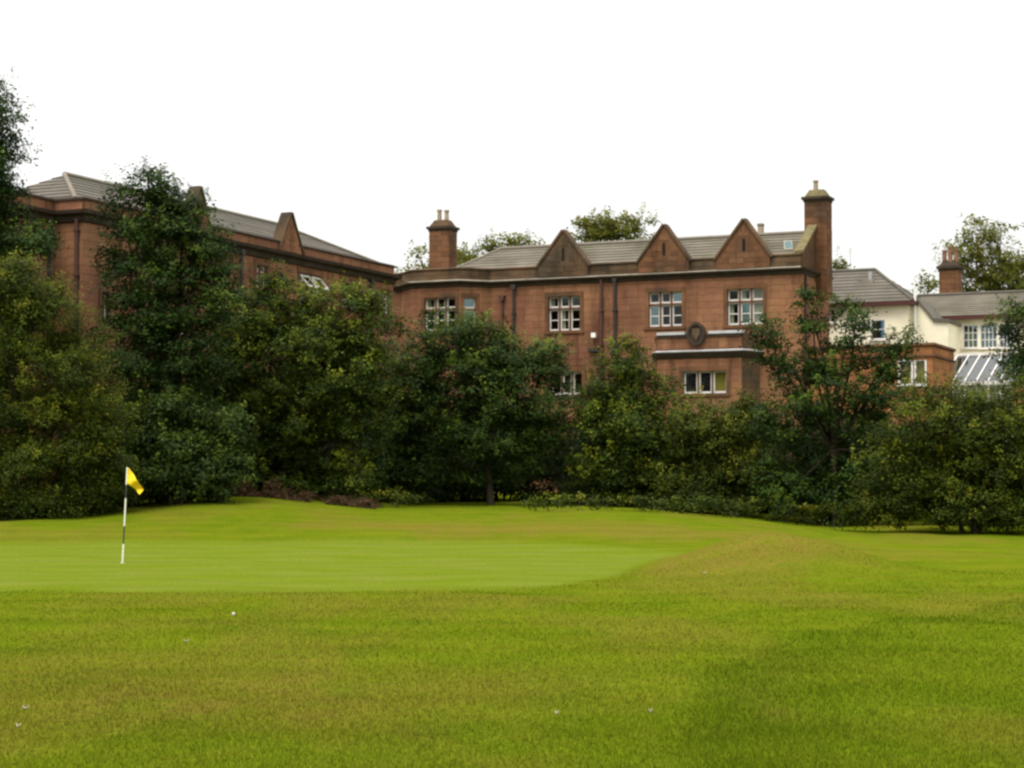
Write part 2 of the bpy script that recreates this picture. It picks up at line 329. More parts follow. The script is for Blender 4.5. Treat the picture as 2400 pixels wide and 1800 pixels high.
def blades(n, y0, y1, h, wd, seed, roughonly=False):
    r = np.random.default_rng(seed); Y = (r.random(n) * (y1 ** -1 - y0 ** -1) + y0 ** -1) ** -1
    X = (r.random(n) * 2 - 1) * Y * .275
    if roughonly:
        k = roughmask(X, Y) > r.random(n) * .8 + .2; X, Y = X[k], Y[k]; n = len(X)
    g = greenmask(X, Y); k = g < .5 - .4 * r.random(n); X, Y = X[k], Y[k]; n = len(X)
    P = np.stack([X, Y, gz(X, Y)], -1); a = r.random(n) * 2 * np.pi; hh = h * (.5 + r.random(n)) * (.75 + .5 * fbm(X, Y, 1.3, 5)); ww = wd * (.6 + .8 * r.random(n)) * Y / 14
    ax = np.stack([np.cos(a), np.sin(a), 0 * a], -1); le = np.stack([r.normal(0, .55, n), r.normal(0, .55, n), np.ones(n)], -1)
    V = np.stack([P - ax * ww[:, None] / 2, P + ax * ww[:, None] / 2, P + le * hh[:, None]], 1)
    V[:, :2, 2] -= .004
    sh = np.repeat(.75 + .5 * r.random(n), 3)
    rep = lambda q: np.repeat(q, 3)
    return V.reshape(-1, 3), sh, rep(roughmask(X, Y)), rep(drymask(X, Y)), rep(greenmask(X, Y))
parts_ = [blades(230000, 11, 40, .022, .005, 21), blades(120000, 11, 32, .045, .006, 22, True)]
V = np.concatenate([p[0] for p in parts_]); sh, ro, dy, gr = [np.concatenate([p[i] for p in parts_]) for i in (1, 2, 3, 4)]
npmesh('grass', V, np.arange(len(V)).reshape(-1, 3), M['blade'], kind='stuff', label='short mown grass blades covering the golf course turf', category='grass',
       attrs={'shade': sh, 'rough': ro, 'dry': dy, 'green': gr})
def gpt(px, py, it=40):
    """where the ray through a pixel meets the ground"""
    r = ray(px, py); Y = 10.
    while Y < 300:
        q = CAM + r * (Y / r[1])
        if q[2] <= gz(q[0], q[1]): return np.array([q[0], q[1], float(gz(q[0], q[1]))])
        Y += .03
    return q
# ------------------------------------------------------------------ the sandstone mansion
A = math.radians(24)
U = np.array([math.cos(A), -math.sin(A)]); AW = np.array([math.sin(A), math.cos(A)])     # along the front; away from the viewer
P0 = at(1878, 629, 100.); ZC = float(P0[2]); GB = 1.45                                  # cornice height, ground at the building
FM = Frame(P0, U)
ZT = FM.px(1877, 594)[1]                                                                # parapet top
unit = bpy.data.meshes.new('stone_block')
_b = MB(); _b.v = [(x, y, z) for z in (0, 1) for y in (0, 1) for x in (0, 1)]
_c = .0
unit.from_pydata([(0, 0, 0), (1, 0, 0), (0, 1, 0), (1, 1, 0), (0, 0, 1), (1, 0, 1), (0, 1, 1), (1, 1, 1)], [], [(0, 2, 3, 1), (4, 5, 7, 6), (0, 1, 5, 4), (2, 6, 7, 3), (0, 4, 6, 2), (1, 3, 7, 5)])
UNITS = {}
def unitmesh(material):
    if material.name not in UNITS:
        u = unit.copy(); u.materials.append(material); UNITS[material.name] = u
    return UNITS[material.name]
class Masonry:
    """collects ashlar blocks of one building; the ones that show largest become parts, the rest one joined part"""
    def __init__(m): m.b = []
    def course(m, fr, s0, s1, z0, z1, holes, material, h=.34, prio=1., lens=(.55, 1.05), d=0.):
        nr = max(1, round((z1 - z0) / h)); h = (z1 - z0) / nr
        for i in range(nr):
            za, zb = z0 + i * h, z0 + (i + 1) * h; zm = (za + zb) / 2
            cuts = sorted([(a, b) for a, b, c, e in holes if c < zm < e]); segs = []; q = s0
            for a, b in cuts:
                if a > q + .05: segs.append((q, min(a, s1)))
                q = max(q, b)
            if q < s1 - .05: segs.append((q, s1))
            for a, b in segs:
                x = a
                while x < b - 1e-4:
                    l = random.uniform(*lens)
                    if b - x - l < .35: l = b - x
                    m.b.append((prio * l * h * (1 + .3 * random.random()), fr, x + .008, x + l - .008, za + .007, zb - .007, d + random.uniform(.012, .026), d, material)); x += l
    def build(m, parent, limit=298):
        m.b.sort(key=lambda q: -q[0]); o3 = origin(parent); rest = {}
        for i, (pr, fr, s0, s1, z0, z1, d1, d0, material) in enumerate(m.b):
            if i < limit:
                o = link('stone_block', unitmesh(material), parent); p = np.array(fr.W(s0, d1, z0)) - o3
                o.location = p; o.rotation_euler = (0, 0, fr.ang()); o.scale = (s1 - s0, d1 - d0 + .02, z1 - z0)
            else: rest.setdefault(material.name, (material, MB()))[1].box(fr, s0, s1, d0 - .02, d1, z0, z1)
        for material, mb in rest.values(): mb.build('stonework', material, parent, kind='stuff')
def wall(mb, fr, s0, s1, z0, z1, holes, reveal=.22):
    S = sorted({s0, s1, *[q for h in holes for q in h[:2]]}); Z = sorted({z0, z1, *[q for h in holes for q in h[2:]]})
    for a, b in zip(S, S[1:]):
        for c, e in zip(Z, Z[1:]):
            sm, zm = (a + b) / 2, (c + e) / 2
            if any(h[0] < sm < h[1] and h[2] < zm < h[3] for h in holes): continue
            mb.quad(fr.W(a, 0, c), fr.W(b, 0, c), fr.W(b, 0, e), fr.W(a, 0, e))
    for a, b, c, e in holes:
        for (x0, y0), (x1, y1) in (((a, c), (b, c)), ((b, c), (b, e)), ((b, e), (a, e)), ((a, e), (a, c))):
            mb.quad(fr.W(x0, 0, y0), fr.W(x1, 0, y1), fr.W(x1, -reveal, y1), fr.W(x0, -reveal, y0))
def window(parent, fr, hole, cols=3, upper=.36, style=(), deep=.16, stone=None, lower_bar=True, rows=2):
    """stone mullioned window: surround and mullions in stone, white casements, panes, a dark room behind"""
    s0, s1, z0, z1 = hole; stone = stone or M['dressed']; mw = .075; fw = .072
    W_ = MB(); zt = z1 - (z1 - z0) * upper
    W_.box(fr, s0 - .16, s0 + .04, -deep - .1, .05, z0, z1); W_.box(fr, s1 - .04, s1 + .16, -deep - .1, .05, z0, z1)
    W_.box(fr, s0 - .16, s1 + .16, -deep - .1, .055, z1 - .03, z1 + .2); W_.box(fr, s0 - .2, s1 + .2, -deep - .1, .10, z0 - .16, z0)
    cw = (s1 - s0 - .08) / cols
    for i in range(1, cols): x = s0 + .04 + cw * i; W_.box(fr, x - mw / 2, x + mw / 2, -deep - .08, -.05, z0, z1 - .03)
    if rows == 2: W_.box(fr, s0 + .04, s1 - .04, -deep - .083, -.053, zt - mw / 2, zt + mw / 2)
    wn = W_.build('window', stone, parent)
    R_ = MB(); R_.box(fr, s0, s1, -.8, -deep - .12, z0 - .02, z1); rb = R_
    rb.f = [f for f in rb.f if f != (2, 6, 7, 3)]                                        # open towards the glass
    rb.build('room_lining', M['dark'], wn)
    k = 0
    for r in range(rows):
        za, zb = ((z0 + .01, zt - mw / 2) if r == 0 else (zt + mw / 2, z1 - .035)) if rows == 2 else (z0 + .01, z1 - .035)
        for c in range(cols):
            a = s0 + .04 + cw * c + (mw / 2 if c else 0); b = s0 + .04 + cw * (c + 1) - (mw / 2 if c < cols - 1 else 0)
            F_ = MB(); y0, y1 = -deep - .06, -deep
            F_.box(fr, a, a + fw, y0, y1, za, zb); F_.box(fr, b - fw, b, y0, y1, za, zb); F_.box(fr, a + fw, b - fw, y0, y1, za, za + fw * 1.3); F_.box(fr, a + fw, b - fw, y0, y1, zb - fw, zb)
            if r == 0 and lower_bar and rows == 2: zm = za + (zb - za) * .5; F_.box(fr, a + fw, b - fw, y0, y1 - .01, zm - .022, zm + .022)
            F_.build('casement', M['white'], wn)
            st = style[k] if k < len(style) else ''
            G_ = MB(); G_.box(fr, a + fw, b - fw, -deep - .036, -deep - .03, za + fw, zb - fw); G_.build('pane', M['glass_bright' if 'b' in st else 'glass'], wn)
            if 'c' in st or 'o' in st:
                C_ = MB(); C_.box(fr, a + .02, b - .02, -deep - .12, -deep - .10, za, zb); C_.build('curtain', M['ochre' if 'o' in st else 'curtain'], wn)
            if 'h' in st:
                C_ = MB(); C_.box(fr, a + .02, a + (b - a) * .45, -deep - .12, -deep - .10, za, zb); C_.build('curtain', M['curtain'], wn)
            k += 1
    return wn
def hole_px(fr, x0, x1, y0, y1):
    s0 = fr.px(x0, (y0 + y1) / 2)[0]; s1 = fr.px(x1, (y0 + y1) / 2)[0]; xm = (x0 + x1) / 2
    return (s0, s1, fr.px(xm, y1)[1], fr.px(xm, y0)[1])
def pipe(parent, fr, px, py0, py1, r, material, hopper=True, elbow=None):
    s, z1 = fr.px(px, py0); z0 = fr.px(px, py1)[1]; m = MB(); m.tube([fr.W(s, r + .06, z0), fr.W(s, r + .06, z1)], r, 10)
    z = z0 + .6
    while z < z1 - .3: m.box(fr, s - r * 1.5, s + r * 1.5, .0, r * 2 + .09, z, z + .06); z += 1.8
    o = m.build('drainpipe', material, parent)
    if hopper:
        h = MB(); h.prism(fr, [(s - .09, z1 - .28), (s + .09, z1 - .28), (s + .17, z1), (s - .17, z1)], .0, .24); h.build('hopper', material, o)
    return o
def roofslope(parent, A0, A1, B0, B1, material, courses=9, name='roof', lift=.03):
    """a roof slope from eave A0-A1 to ridge B0-B1: an underlay slab and one overlapping strip of tiles for each course"""
    A0, A1, B0, B1 = [np.array(q, float) for q in (A0, A1, B0, B1)]
    m = MB(); pts = [A0, A1, B1] + ([B0] if np.linalg.norm(B0 - B1) > .01 else []); m.slab(pts, .10); ro_ = m.build(name, material, parent)
    nn = np.cross(A1 - A0, B0 - A0); nn /= np.linalg.norm(nn); nn = nn if nn[2] > 0 else -nn
    for i in range(courses):
        a, b = i / courses, min(1, (i + 1.12) / courses)
        q0, q1, q2, q3 = A0 + (B0 - A0) * a, A1 + (B1 - A1) * a, A1 + (B1 - A1) * b, A0 + (B0 - A0) * b
        c = MB(); o1 = nn * (lift + .02); o2 = nn * (lift * .4)
        pts = [q0 + o1, q1 + o1, q2 + o2, q3 + o2] if np.linalg.norm(q2 - q3) > .05 else [q0 + o1, q1 + o1, (q2 + q3) / 2 + o2]
        c.slab(pts, .022); c.build('tile_course', material, ro_)
    return ro_

mans = thing('sandstone_mansion', (float(P0[0]) - 8, float(P0[1]) + 4, GB), 'red sandstone mansion with three pointed gables facing the golf green', 'building')
BP = 1.25; FB = FM.off(0, BP)
sBL = FB.px(965, 664)[0]; sBR = FB.px(1076, 662)[0]
SL = sBL - BP - 4.5; DEP = 5.2
path = [(SL, 0), (sBL - BP, 0), (sBL, BP), (sBR, BP), (sBR + BP, 0), (0, 0), (0, -DEP)]
def seg(fr, a, b):
    p = np.array(fr.W(*a, 0)); q = np.array(fr.W(*b, 0)); return Frame(p, (q - p)), float(np.linalg.norm(q - p))
F_bl, L_bl = seg(FM, path[1], path[2]); F_bf, L_bf = seg(FM, path[2], path[3]); F_br, L_br = seg(FM, path[3], path[4])
F_end, L_end = seg(FM, path[5], path[6])
H = {}
H['A'] = hole_px(FM, 1284, 1361, 693, 775); H['B'] = hole_px(FM, 1519, 1600, 683, 765); H['C'] = hole_px(FM, 1703, 1790, 675, 761)
H['A2'] = hole_px(FM, 1290, 1366, 871, 925)
H['bay'] = hole_px(F_bf, 994, 1069, 696, 775); H['bayr'] = hole_px(F_br, 1086, 1117, 696, 775)
mb = MB()
wall(mb, FM, SL, sBL - BP, GB - .5, ZC, []); wall(mb, F_bl, 0, L_bl, GB - .5, ZC, []); wall(mb, F_bf, 0, L_bf, GB - .5, ZC, [H['bay']])
wall(mb, F_br, 0, L_br, GB - .5, ZC, [H['bayr']]); wall(mb, FM, sBR + BP, 0, GB - .5, ZC, [H['A'], H['B'], H['C'], H['A2']])
mb.quad(FM.W(0, 0, GB - .5), FM.W(0, -DEP, GB - .5), FM.W(0, -DEP, ZC), FM.W(0, 0, ZC))
mb.quad(FM.W(SL, -DEP, GB - .5), FM.W(0, -DEP, GB - .5), FM.W(0, -DEP, ZC), FM.W(SL, -DEP, ZC))
mb.quad(FM.W(SL, 0, GB - .5), FM.W(SL, -DEP, GB - .5), FM.W(SL, -DEP, ZC), FM.W(SL, 0, ZC))
mb.build('wall', M['mortar'], mans)
ms = Masonry()
grow = lambda h: (h[0] - .16, h[1] + .16, h[2] - .16, h[3] + .2)
zlo = FM.px(1500, 1010)[1]
ms.course(FM, sBR + BP, 0, zlo, ZC - .08, [grow(H[k]) for k in ('A', 'B', 'C', 'A2')], M['stone'], prio=2)
ms.course(F_bf, 0, L_bf, zlo, ZC - .08, [grow(H['bay'])], M['stone']); ms.course(F_br, 0, L_br, zlo, ZC - .08, [grow(H['bayr'])], M['stone']); ms.course(F_bl, 0, L_bl, zlo, ZC - .08, [], M['stone'])
ms.course(F_end, 0, L_end, zlo, ZC - .08, [], M['stone'], prio=.8)
# parapet blocks
for fr, a, b in ((FM, SL, sBL - BP), (F_bl, 0, L_bl), (F_bf, 0, L_bf), (F_br, 0, L_br), (FM, sBR + BP, 0)):
    ms.course(fr, a, b, ZC + .06, ZT - .12, [], M['sooty'], h=.26, lens=(.6, 1.2), d=.05, prio=.9)
ms.build(mans)
m = MB(); m.sweep(FM, path[:6], [(.05, ZC), (.05, ZT - .1), (-.35, ZT - .1), (-.35, ZC)]); m.build('parapet', M['sooty'], mans)
m = MB(); m.sweep(FM, path[:6], [(.11, ZT - .1), (.13, ZT - .03), (.02, ZT + .03), (-.38, ZT + .03), (-.4, ZT - .1)]); m.build('coping', M['sooty'], mans)
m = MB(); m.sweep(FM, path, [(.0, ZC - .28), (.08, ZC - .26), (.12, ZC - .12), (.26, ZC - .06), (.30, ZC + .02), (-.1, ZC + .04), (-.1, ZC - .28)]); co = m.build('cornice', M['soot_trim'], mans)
m = MB(); m.sweep(FM, path[1:6], [(.30, ZC + .022), (.31, ZC + .05), (.052, ZC + .12), (.052, ZC + .045)]); m.build('flashing', M['lead'], co)
# windows
window(mans, FM, H['A'], style=('', 'h', '', 'h', 'b', 'b')); window(mans, FM, H['B'], style=('b', '', '', '', '', 'b')); window(mans, FM, H['C'], style=('h', 'bc', 'c', '', 'h', 'c'))
window(mans, FM, H['A2'], cols=3, rows=1, style=('', '', ''))
window(mans, F_bf, H['bay'], style=('', '', '', 'h', '', '')); window(mans, F_br, H['bayr'], cols=1, style=('b', 'b'))
# small dark apron stain stone below window A, flood lamp, service box
s, z = FM.px(1395, 786); lm = MB(); lm.box(FM, s - .12, s + .12, .16, .30, z - .13, z + .12); lm.tube([FM.W(s, .02, z + .05), FM.W(s, .18, z)], .035, 8); lm.build('flood_lamp', M['lampwhite'], mans)
s0, z0 = FM.px(1381, 825); s1, z1 = FM.px(1404, 816); m = MB(); m.box(FM, s0, s1, .03, .2, z0, z1); m.build('pipe_branch', M['pipe'], mans)
pipe(mans, FM, 1179, 693, 1000, .055, M['pipe_red']); pipe(mans, FM, 1206, 668, 1000, .075, M['pipe']); pipe(mans, FM, 1411, 655, 1000, .07, M['pipe_red'], False); pipe(mans, FM, 1443, 648, 1000, .085, M['pipe'])
s, z = FM.px(1408, 845); m = MB(); m.prism(FM, [(s - .1, z - .25), (s + .1, z - .25), (s + .19, z + .22), (s - .19, z + .22)], .0, .27); m.build('hopper', M['pipe_red'], mans)
s, z = FM.px(1443, 815); m = MB(); m.prism(FM, [(s - .1, z - .35), (s + .1, z - .35), (s + .2, z + .15), (s - .2, z + .15)], .0, .3); m.build('hopper', M['pipe'], mans)
m = MB(); a = FM.px(1452, 800); b = FM.px(1484, 783); m.tube([FM.W(a[0], .1, a[1]), FM.W(b[0], .1, b[1])], .035, 8); m.build('waste_pipe', M['pipe_red'], mans)
m = MB(); a = FM.px(1885, 640); m.tube([FM.W(.1, -.5, ZC - .3), FM.W(.1, -.5, zlo - 2)], .07, 8); m.build('drainpipe', M['pipe_red'], mans)
# gables with arrow slits and small roofs behind
gz0 = ZT - .1
def gable(parent, fr, sa, sb, sap, zap, z0, material, d1=.07, slit=True, back=2.2, ztop=None, roofm=None, cap=.0, foot=None):
    m = MB(); zf = z0 if foot is None else foot; poly = [(sa, zf), (sb, zf), (sb, z0 + .001), (sap + cap + .001, zap), (sap - cap - .001, zap), (sa, z0 + .001)]
    m.prism(fr, poly, -.42, d1); g = m.build('gable', material, parent)
    zz = poly[0][1]; i = 0
    while zz < zap - .45:                                   # coursed stones of the gable face
        t1 = max(0, (min(zz + .27, zap - .2) - z0) / (zap - z0))
        l0, r0 = sa + (sap - sa) * t1 + .12, sb + (sap - sb) * t1 - .12
        x = l0
        while x < r0 - .05:
            l = random.uniform(.45, .8); l = r0 - x if r0 - x - l < .3 else l
            if not (slit and abs(x + l / 2 - sap) < l / 2 + .08 and z0 + .28 < zz + .13 < z0 + 1.0):
                o = link('stone_block', unitmesh(material), g); o.location = np.array(fr.W(x + .01, d1 + .014 + random.random() * .012, zz + .008)) - origin(g)
                o.rotation_euler = (0, 0, fr.ang()); o.scale = (l - .02, .05, min(.27, zap - .2 - zz) - .016)
            x += l
        zz += .27
    for e in (sa, sb):
        c = MB(); k = -1 if e == sa else 1; t = np.array([sap - e, zap - z0]); t /= np.linalg.norm(t); nrm = np.array([-t[1], t[0]]) * (1 if k < 0 else -1)
        p, q = np.array([e + k * .05, z0 - .04]), np.array([sap - k * 0, zap + .03])
        c.prism(fr, [tuple(p), tuple(q), tuple(q + nrm * .09 + [0, .05]), tuple(p + nrm * .1)], -.38, d1 + .07); c.build('coping', M['sooty'], g)
    if slit:
        c = MB(); c.box(fr, sap - .075, sap + .075, d1 - .02, d1 + .012, z0 + .34, z0 + .98); c.build('arrow_slit', M['dark'], g)
    if roofm:
        zt = ztop; k = (zt - z0 + .05) / (zap - z0)
        hw = (sb - sa) / 2 * .98; mid = (sa + sb) / 2
        for e, sg in ((mid - hw, 0), (mid + hw, 1)):
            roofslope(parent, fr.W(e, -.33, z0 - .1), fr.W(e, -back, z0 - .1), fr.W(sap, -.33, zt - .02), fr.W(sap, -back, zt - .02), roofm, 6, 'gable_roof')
    return g
ZR = at(1896, 546, 102.3)[2]; RD = 2.6                     # ridge height and distance behind the front
for (xa, xb, xap, yap, yb) in ((1262, 1380, 1322, 544, 622), (1498, 1616, 1558, 531, 607), (1680, 1806, 1745, 518, 600)):
    sa = FM.px(xa, yb)[0]; sb = FM.px(xb, yb)[0]; sap, zap = FM.px(xap, yap)
    gable(mans, FM, sa, sb, sap, zap, gz0, M['sooty'] if xa < 1400 else M['dressed'], d1=.15, ztop=ZR - .1, back=2.6, roofm=M['roof_dark'], foot=ZC + .125)  # darker slate on the small roofs: valley shade and moss put into colour
# main roof
eL = sBL + .3
E0, E1 = FM.W(eL + .9, -.36, ZT - .12), FM.W(-.05, -.36, ZT - .12); R0, R1 = FM.W(eL + 3.2, -RD, ZR), FM.W(-.05, -RD, ZR); K0, K1 = FM.W(eL + .9, -DEP, ZT - .2), FM.W(-.05, -DEP, ZT - .2)
roofslope(mans, E0, E1, R0, R1, M['roof'], 8); roofslope(mans, K1, K0, R1, R0, M['roof'], 8); roofslope(mans, K0, E0, R0, R0, M['roof'], 8)
m = MB(); m.tube([np.array(R0) + [0, 0, .06], np.array(R1) + [0, 0, .06]], .11, 8); m.tube([np.array(E0) + [0, 0, .05], np.array(R0) + [0, 0, .05]], .08, 8); m.build('ridge', M['ridge'], mans)
m = MB(); m.slab([FM.W(SL, -.3, ZT - .5), FM.W(eL + 1, -.3, ZT - .5), FM.W(eL + 1, -DEP, ZT - .5), FM.W(SL, -DEP, ZT - .5)], .1); m.slab([FM.W(sBL - .8, .6, ZT - .45), FM.W(sBL, BP - .2, ZT - .45), FM.W(sBR, BP - .2, ZT - .45), FM.W(sBR + .8, -.2, ZT - .45), FM.W(sBL - .8, -.4, ZT - .45)], .05); m.build('flat_roof', M['lead'], mans)
# end gable wall with coping, facing right
Fe = Frame(FM.W(0, 0, 0), AW)                              # s runs away from the viewer, d to the right
m = MB(); m.prism(Fe, [(.0, ZC + .04), (.0, ZT + .02), (RD, ZR + .28), (DEP, ZT + .02), (DEP, ZC + .04)], -.3, .06); eg = m.build('end_gable', M['dressed'], mans)
for (s0, z0, s1, z1) in ((-.05, ZT + .02, RD, ZR + .3), (DEP + .05, ZT + .02, RD, ZR + .3)):
    m = MB(); m.prism(Fe, [(s0, z0), (s1, z1), (s1, z1 + .14), (s0, z0 + .14)], -.36, .12); m.build('coping', M['moss'], eg)
# skylight and vent stack on the roof
def onroof(px, py):
    n_ = np.cross(np.array(E1) - E0, np.array(R0) - E0); r = ray(px, py); t = np.dot(np.array(E0) - CAM, n_) / np.dot(r, n_); return CAM + r * t
q = [onroof(*p) + np.array([0, -.03, .07]) for p in ((1838, 588), (1858, 587), (1856, 566), (1836, 567))]
m = MB(); m.slab(q, .07); sk = m.build('skylight', M['lead'], mans)
cq = sum(q) / 4; m = MB(); m.slab([cq + (p - cq) * .72 + np.array([0, -.01, .02]) for p in q], .02); m.build('pane', M['glass_bright'], sk)
def chimney(parent, px, ytop, ybase, wpx, Y, dep, pots, capm, stone, potm, shaft_base=None):
    c = at(px, ytop, Y); fr = Frame(c, U); hw = wpx * Y / FPX / 2 / .94; zt = float(c[2]); zb = at(px, ybase, Y)[2]
    k = hw; m = MB(); m.box(fr, -k, k, -dep, 0, zb, zt); ch = m.build('chimney', stone, parent)
    z = zb; i = 0
    while z < zt - .1:
        hz_ = min(.3, zt - z)
        for f2, l in ((fr, 2 * k), (Frame(fr.W(k, 0, 0), AW), dep)):
            s_ = (-k if f2 is fr else 0); nb = 2 if l > .8 else 1; off = .12 * l * (1 if i % 2 else -1) if nb == 2 else 0
            cuts = [0, l / 2 + off, l] if nb == 2 else [0, l]
            for a, b in zip(cuts, cuts[1:]):
                o = link('stone_block', unitmesh(stone), ch); o.location = np.array(f2.W(s_ + a + .01, .014 + random.random() * .012, z + .008)) - origin(ch)
                o.rotation_euler = (0, 0, f2.ang()); o.scale = (b - a - .02, .04, hz_ - .016)
        z += hz_; i += 1
    m = MB(); e = .1
    m.box(fr, -k - e * .5, k + e * .5, -dep - e * .5, e * .5, zt, zt + .12); m.box(fr, -k - e * 1.3, k + e * 1.3, -dep - e * 1.3, e * 1.3, zt + .12, zt + .26); m.build('cap', M['soot_trim'], ch)
    m = MB(); z = zt + .26; b0 = [fr.W(s, d, z) for s, d in ((-k, 0), (k, 0), (k, -dep), (-k, -dep))]; b1 = [fr.W(s * .62, d, z + .38) for s, d in ((-k, -.2), (k, -.2), (k, -dep + .2), (-k, -dep + .2))]
    m.add(b0 + b1, [(4, 5, 6, 7), (0, 1, 5, 4), (1, 2, 6, 5), (2, 3, 7, 6), (3, 0, 4, 7)]); m.build('flaunching', capm, ch)
    for ps, pd, ph in pots:
        m = MB(); p = fr.W(ps * k, -dep / 2 + pd, z + .25); p = np.array(p)
        m.tube([p, p + [0, 0, ph * .12], p + [0, 0, ph * .85], p + [0, 0, ph * .86], p + [0, 0, ph]], [.15, .135, .115, .15, .15], 12); m.build('chimney_pot', potm, ch)
    return ch
chimney(mans, 1029, 541, 640, 49, 111., 1.0, [(-.35, 0, .75), (.45, .1, .68)], M['sooty'], M['dressed'], M['pot'])
chimney(mans, 1911, 472, 700, 51, 102.4, .95, [(-.1, .15, .62)], M['moss'], M['dressed'], M['pot'])
m = MB(); c = at(1781, 523, 103.6); fr = Frame(c, U); zt = float(c[2]); m.box(fr, -.13, .13, -.28, 0, ZR - .3, zt); vstk = m.build('vent_stack', M['pot'], mans); m = MB(); m.box(fr, -.16, .16, -.31, .03, zt - .12, zt - .05); m.build('cap', M['ridge'], vstk)
# ground floor bay with ledges and carved roundel
BD = 1.3; FG = FM.off(0, BD)
g0 = FG.px(1541, 800)[0]; g1 = FG.px(1738, 800)[0]; zl1 = FG.px(1640, 781)[1]; zl2 = FG.px(1640, 824)[1]
Hg = hole_px(FG, 1600, 1704, 868, 922)
F_gl, L_g = seg(FM, (g0 - .55, 0), (g0, BD)); F_gr, _ = seg(FM, (g1, BD), (g1 + .55, 0))
m = MB(); wall(m, FG, g0, g1, GB - .5, zl1 - .05, [Hg])
for fr, l in ((F_gl, L_g), (F_gr, L_g)): wall(m, fr, 0, l, GB - .5, zl1 - .05, [])
bay = m.build('bay', M['mortar'], mans)
b2 = Masonry(); b2.course(FG, g0, g1, zlo, zl1 - .1, [grow(Hg), (g0 - 1, g1 + 1, zl2 - .35, zl2 + .1)], M['stone'])
for fr, q in ((F_gl, 'stone'), (F_gr, 'sooty')): b2.course(fr, 0, L_g, zlo, zl1 - .1, [], M[q], lens=(.5, .7))
b2.build(bay, 120)
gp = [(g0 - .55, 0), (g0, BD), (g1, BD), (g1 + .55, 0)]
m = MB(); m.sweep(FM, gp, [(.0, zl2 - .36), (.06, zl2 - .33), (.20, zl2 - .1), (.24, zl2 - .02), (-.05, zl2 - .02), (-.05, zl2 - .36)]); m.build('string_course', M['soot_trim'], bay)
m = MB(); m.sweep(FM, gp[0:4], [(.24, zl2 - .018), (.25, zl2 + .035), (.03, zl2 + .09), (.03, zl2 - .018)]); m.build('flashing', M['ledge'], bay)  # pale strip on the lower ledge, its sky-lit look is in the colour
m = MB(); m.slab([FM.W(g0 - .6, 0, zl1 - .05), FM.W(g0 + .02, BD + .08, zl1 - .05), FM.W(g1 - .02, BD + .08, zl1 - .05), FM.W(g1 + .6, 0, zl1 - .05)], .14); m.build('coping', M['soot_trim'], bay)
for xa, xb in ((1541, 1606), (1662, 1742)):
    a = FG.px(xa, 781)[0]; b = FG.px(xb, 781)[0]; m = MB(); m.box(FG, a, b, -.3, .12, zl1 - .05, zl1 + .09); m.build('ledge', M['ledge'], bay)
a, zc_ = FG.px(1634, 783); rr = 21.5 * 99.6 / FPX
m = MB()
pr = [(a + rr * math.cos(t), zc_ + rr * 1.25 * math.sin(t)) for t in np.linspace(0, 2 * math.pi, 28, endpoint=False)]; m.prism(FG, pr, -.12, .16); rd = m.build('roundel', M['soot_trim'], bay)
m = MB()
for i in range(28):
    t0, t1 = 2 * math.pi * i / 28, 2 * math.pi * (i + 1) / 28
    m.prism(FG, [(a + rr * k * math.cos(t), zc_ + rr * 1.25 * k * math.sin(t)) for k, t in ((.78, t0), (1.04, t0), (1.04, t1), (.78, t1))], .1, .24)
m.build('rim', M['soot_trim'], rd)
m = MB(); m.prism(FG, [(a - rr * .45, zc_ + rr * .6), (a - rr * .45, zc_), (a, zc_ - rr * .75), (a + rr * .45, zc_), (a + rr * .45, zc_ + rr * .6)], .1, .22); m.build('shield', M['sooty'], rd)
wn = window(mans, FG, Hg, cols=3, rows=1, style=('', '', 'o'), deep=.14)

# ------------------------------------------------------------------ the receding wing on the left
zmid = 1.0
Pw = atz(560, 573, ZC); FW = Frame(Pw, AW)                 # s away from the viewer
sW0 = FW.px(195, 500)[0]; sW1 = FW.px(921, 655)[0]
wing = thing('sandstone_wing', (*FW.W(0, -3, 0)[:2], GB), 'long red sandstone wing receding behind the tall dark tree', 'building')
SB = 1.45; WD = 6.0
wp = [(sW0 - 9, -SB), (sW0, -SB), (sW0, 0), (sW1, 0), (sW1, -WD)]
# corner return faces the viewer: set-back wall, return, long wall, end return
Hw = {'w1': hole_px(FW, 599, 627, 620, 676), 'w2': hole_px(FW, 700, 752, 642, 704), 'w3': hole_px(FW, 886, 914, 686, 735), 'w4': hole_px(FW, 236, 256, 683, 745), 'w5': hole_px(FW, 420, 452, 740, 800), 'w6': hole_px(FW, 800, 838, 664, 722)}
Fs = FW.off(0, -SB)
m = MB(); wall(m, FW, sW0, sW1, GB - .5, ZC, list(Hw.values())); wall(m, Fs, sW0 - 9, sW0, GB - .5, ZC, [])
Frt = Frame(FW.W(sW0, -SB, 0), U); wall(m, Frt, 0, SB, GB - .5, ZC, [])
m.quad(FW.W(sW1, 0, GB - .5), FW.W(sW1, -WD, GB - .5), FW.W(sW1, -WD, ZC), FW.W(sW1, 0, ZC)); m.quad(FW.W(sW0 - 9, -WD, GB - .5), FW.W(sW1, -WD, GB - .5), FW.W(sW1, -WD, ZC), FW.W(sW0 - 9, -WD, ZC))
m.quad(FW.W(sW0 - 9, -SB, GB - .5), FW.W(sW0 - 9, -WD, GB - .5), FW.W(sW0 - 9, -WD, ZC), FW.W(sW0 - 9, -SB, ZC))
m.build('wall', M['mortar'], wing)
ms = Masonry(); zl = 6.5
ms.course(FW, sW0, sW1, zl, ZC - .1, [grow(h) for h in Hw.values()], M['stone'], lens=(.8, 1.5)); ms.course(Frt, 0, SB, zl, ZC - .1, [], M['stone'], prio=2, lens=(.5, .8)); ms.course(Fs, sW0 - 4, sW0, zl, ZC - .1, [], M['stone'], lens=(.8, 1.4))
ZWT = FW.px(560, 543)[1]
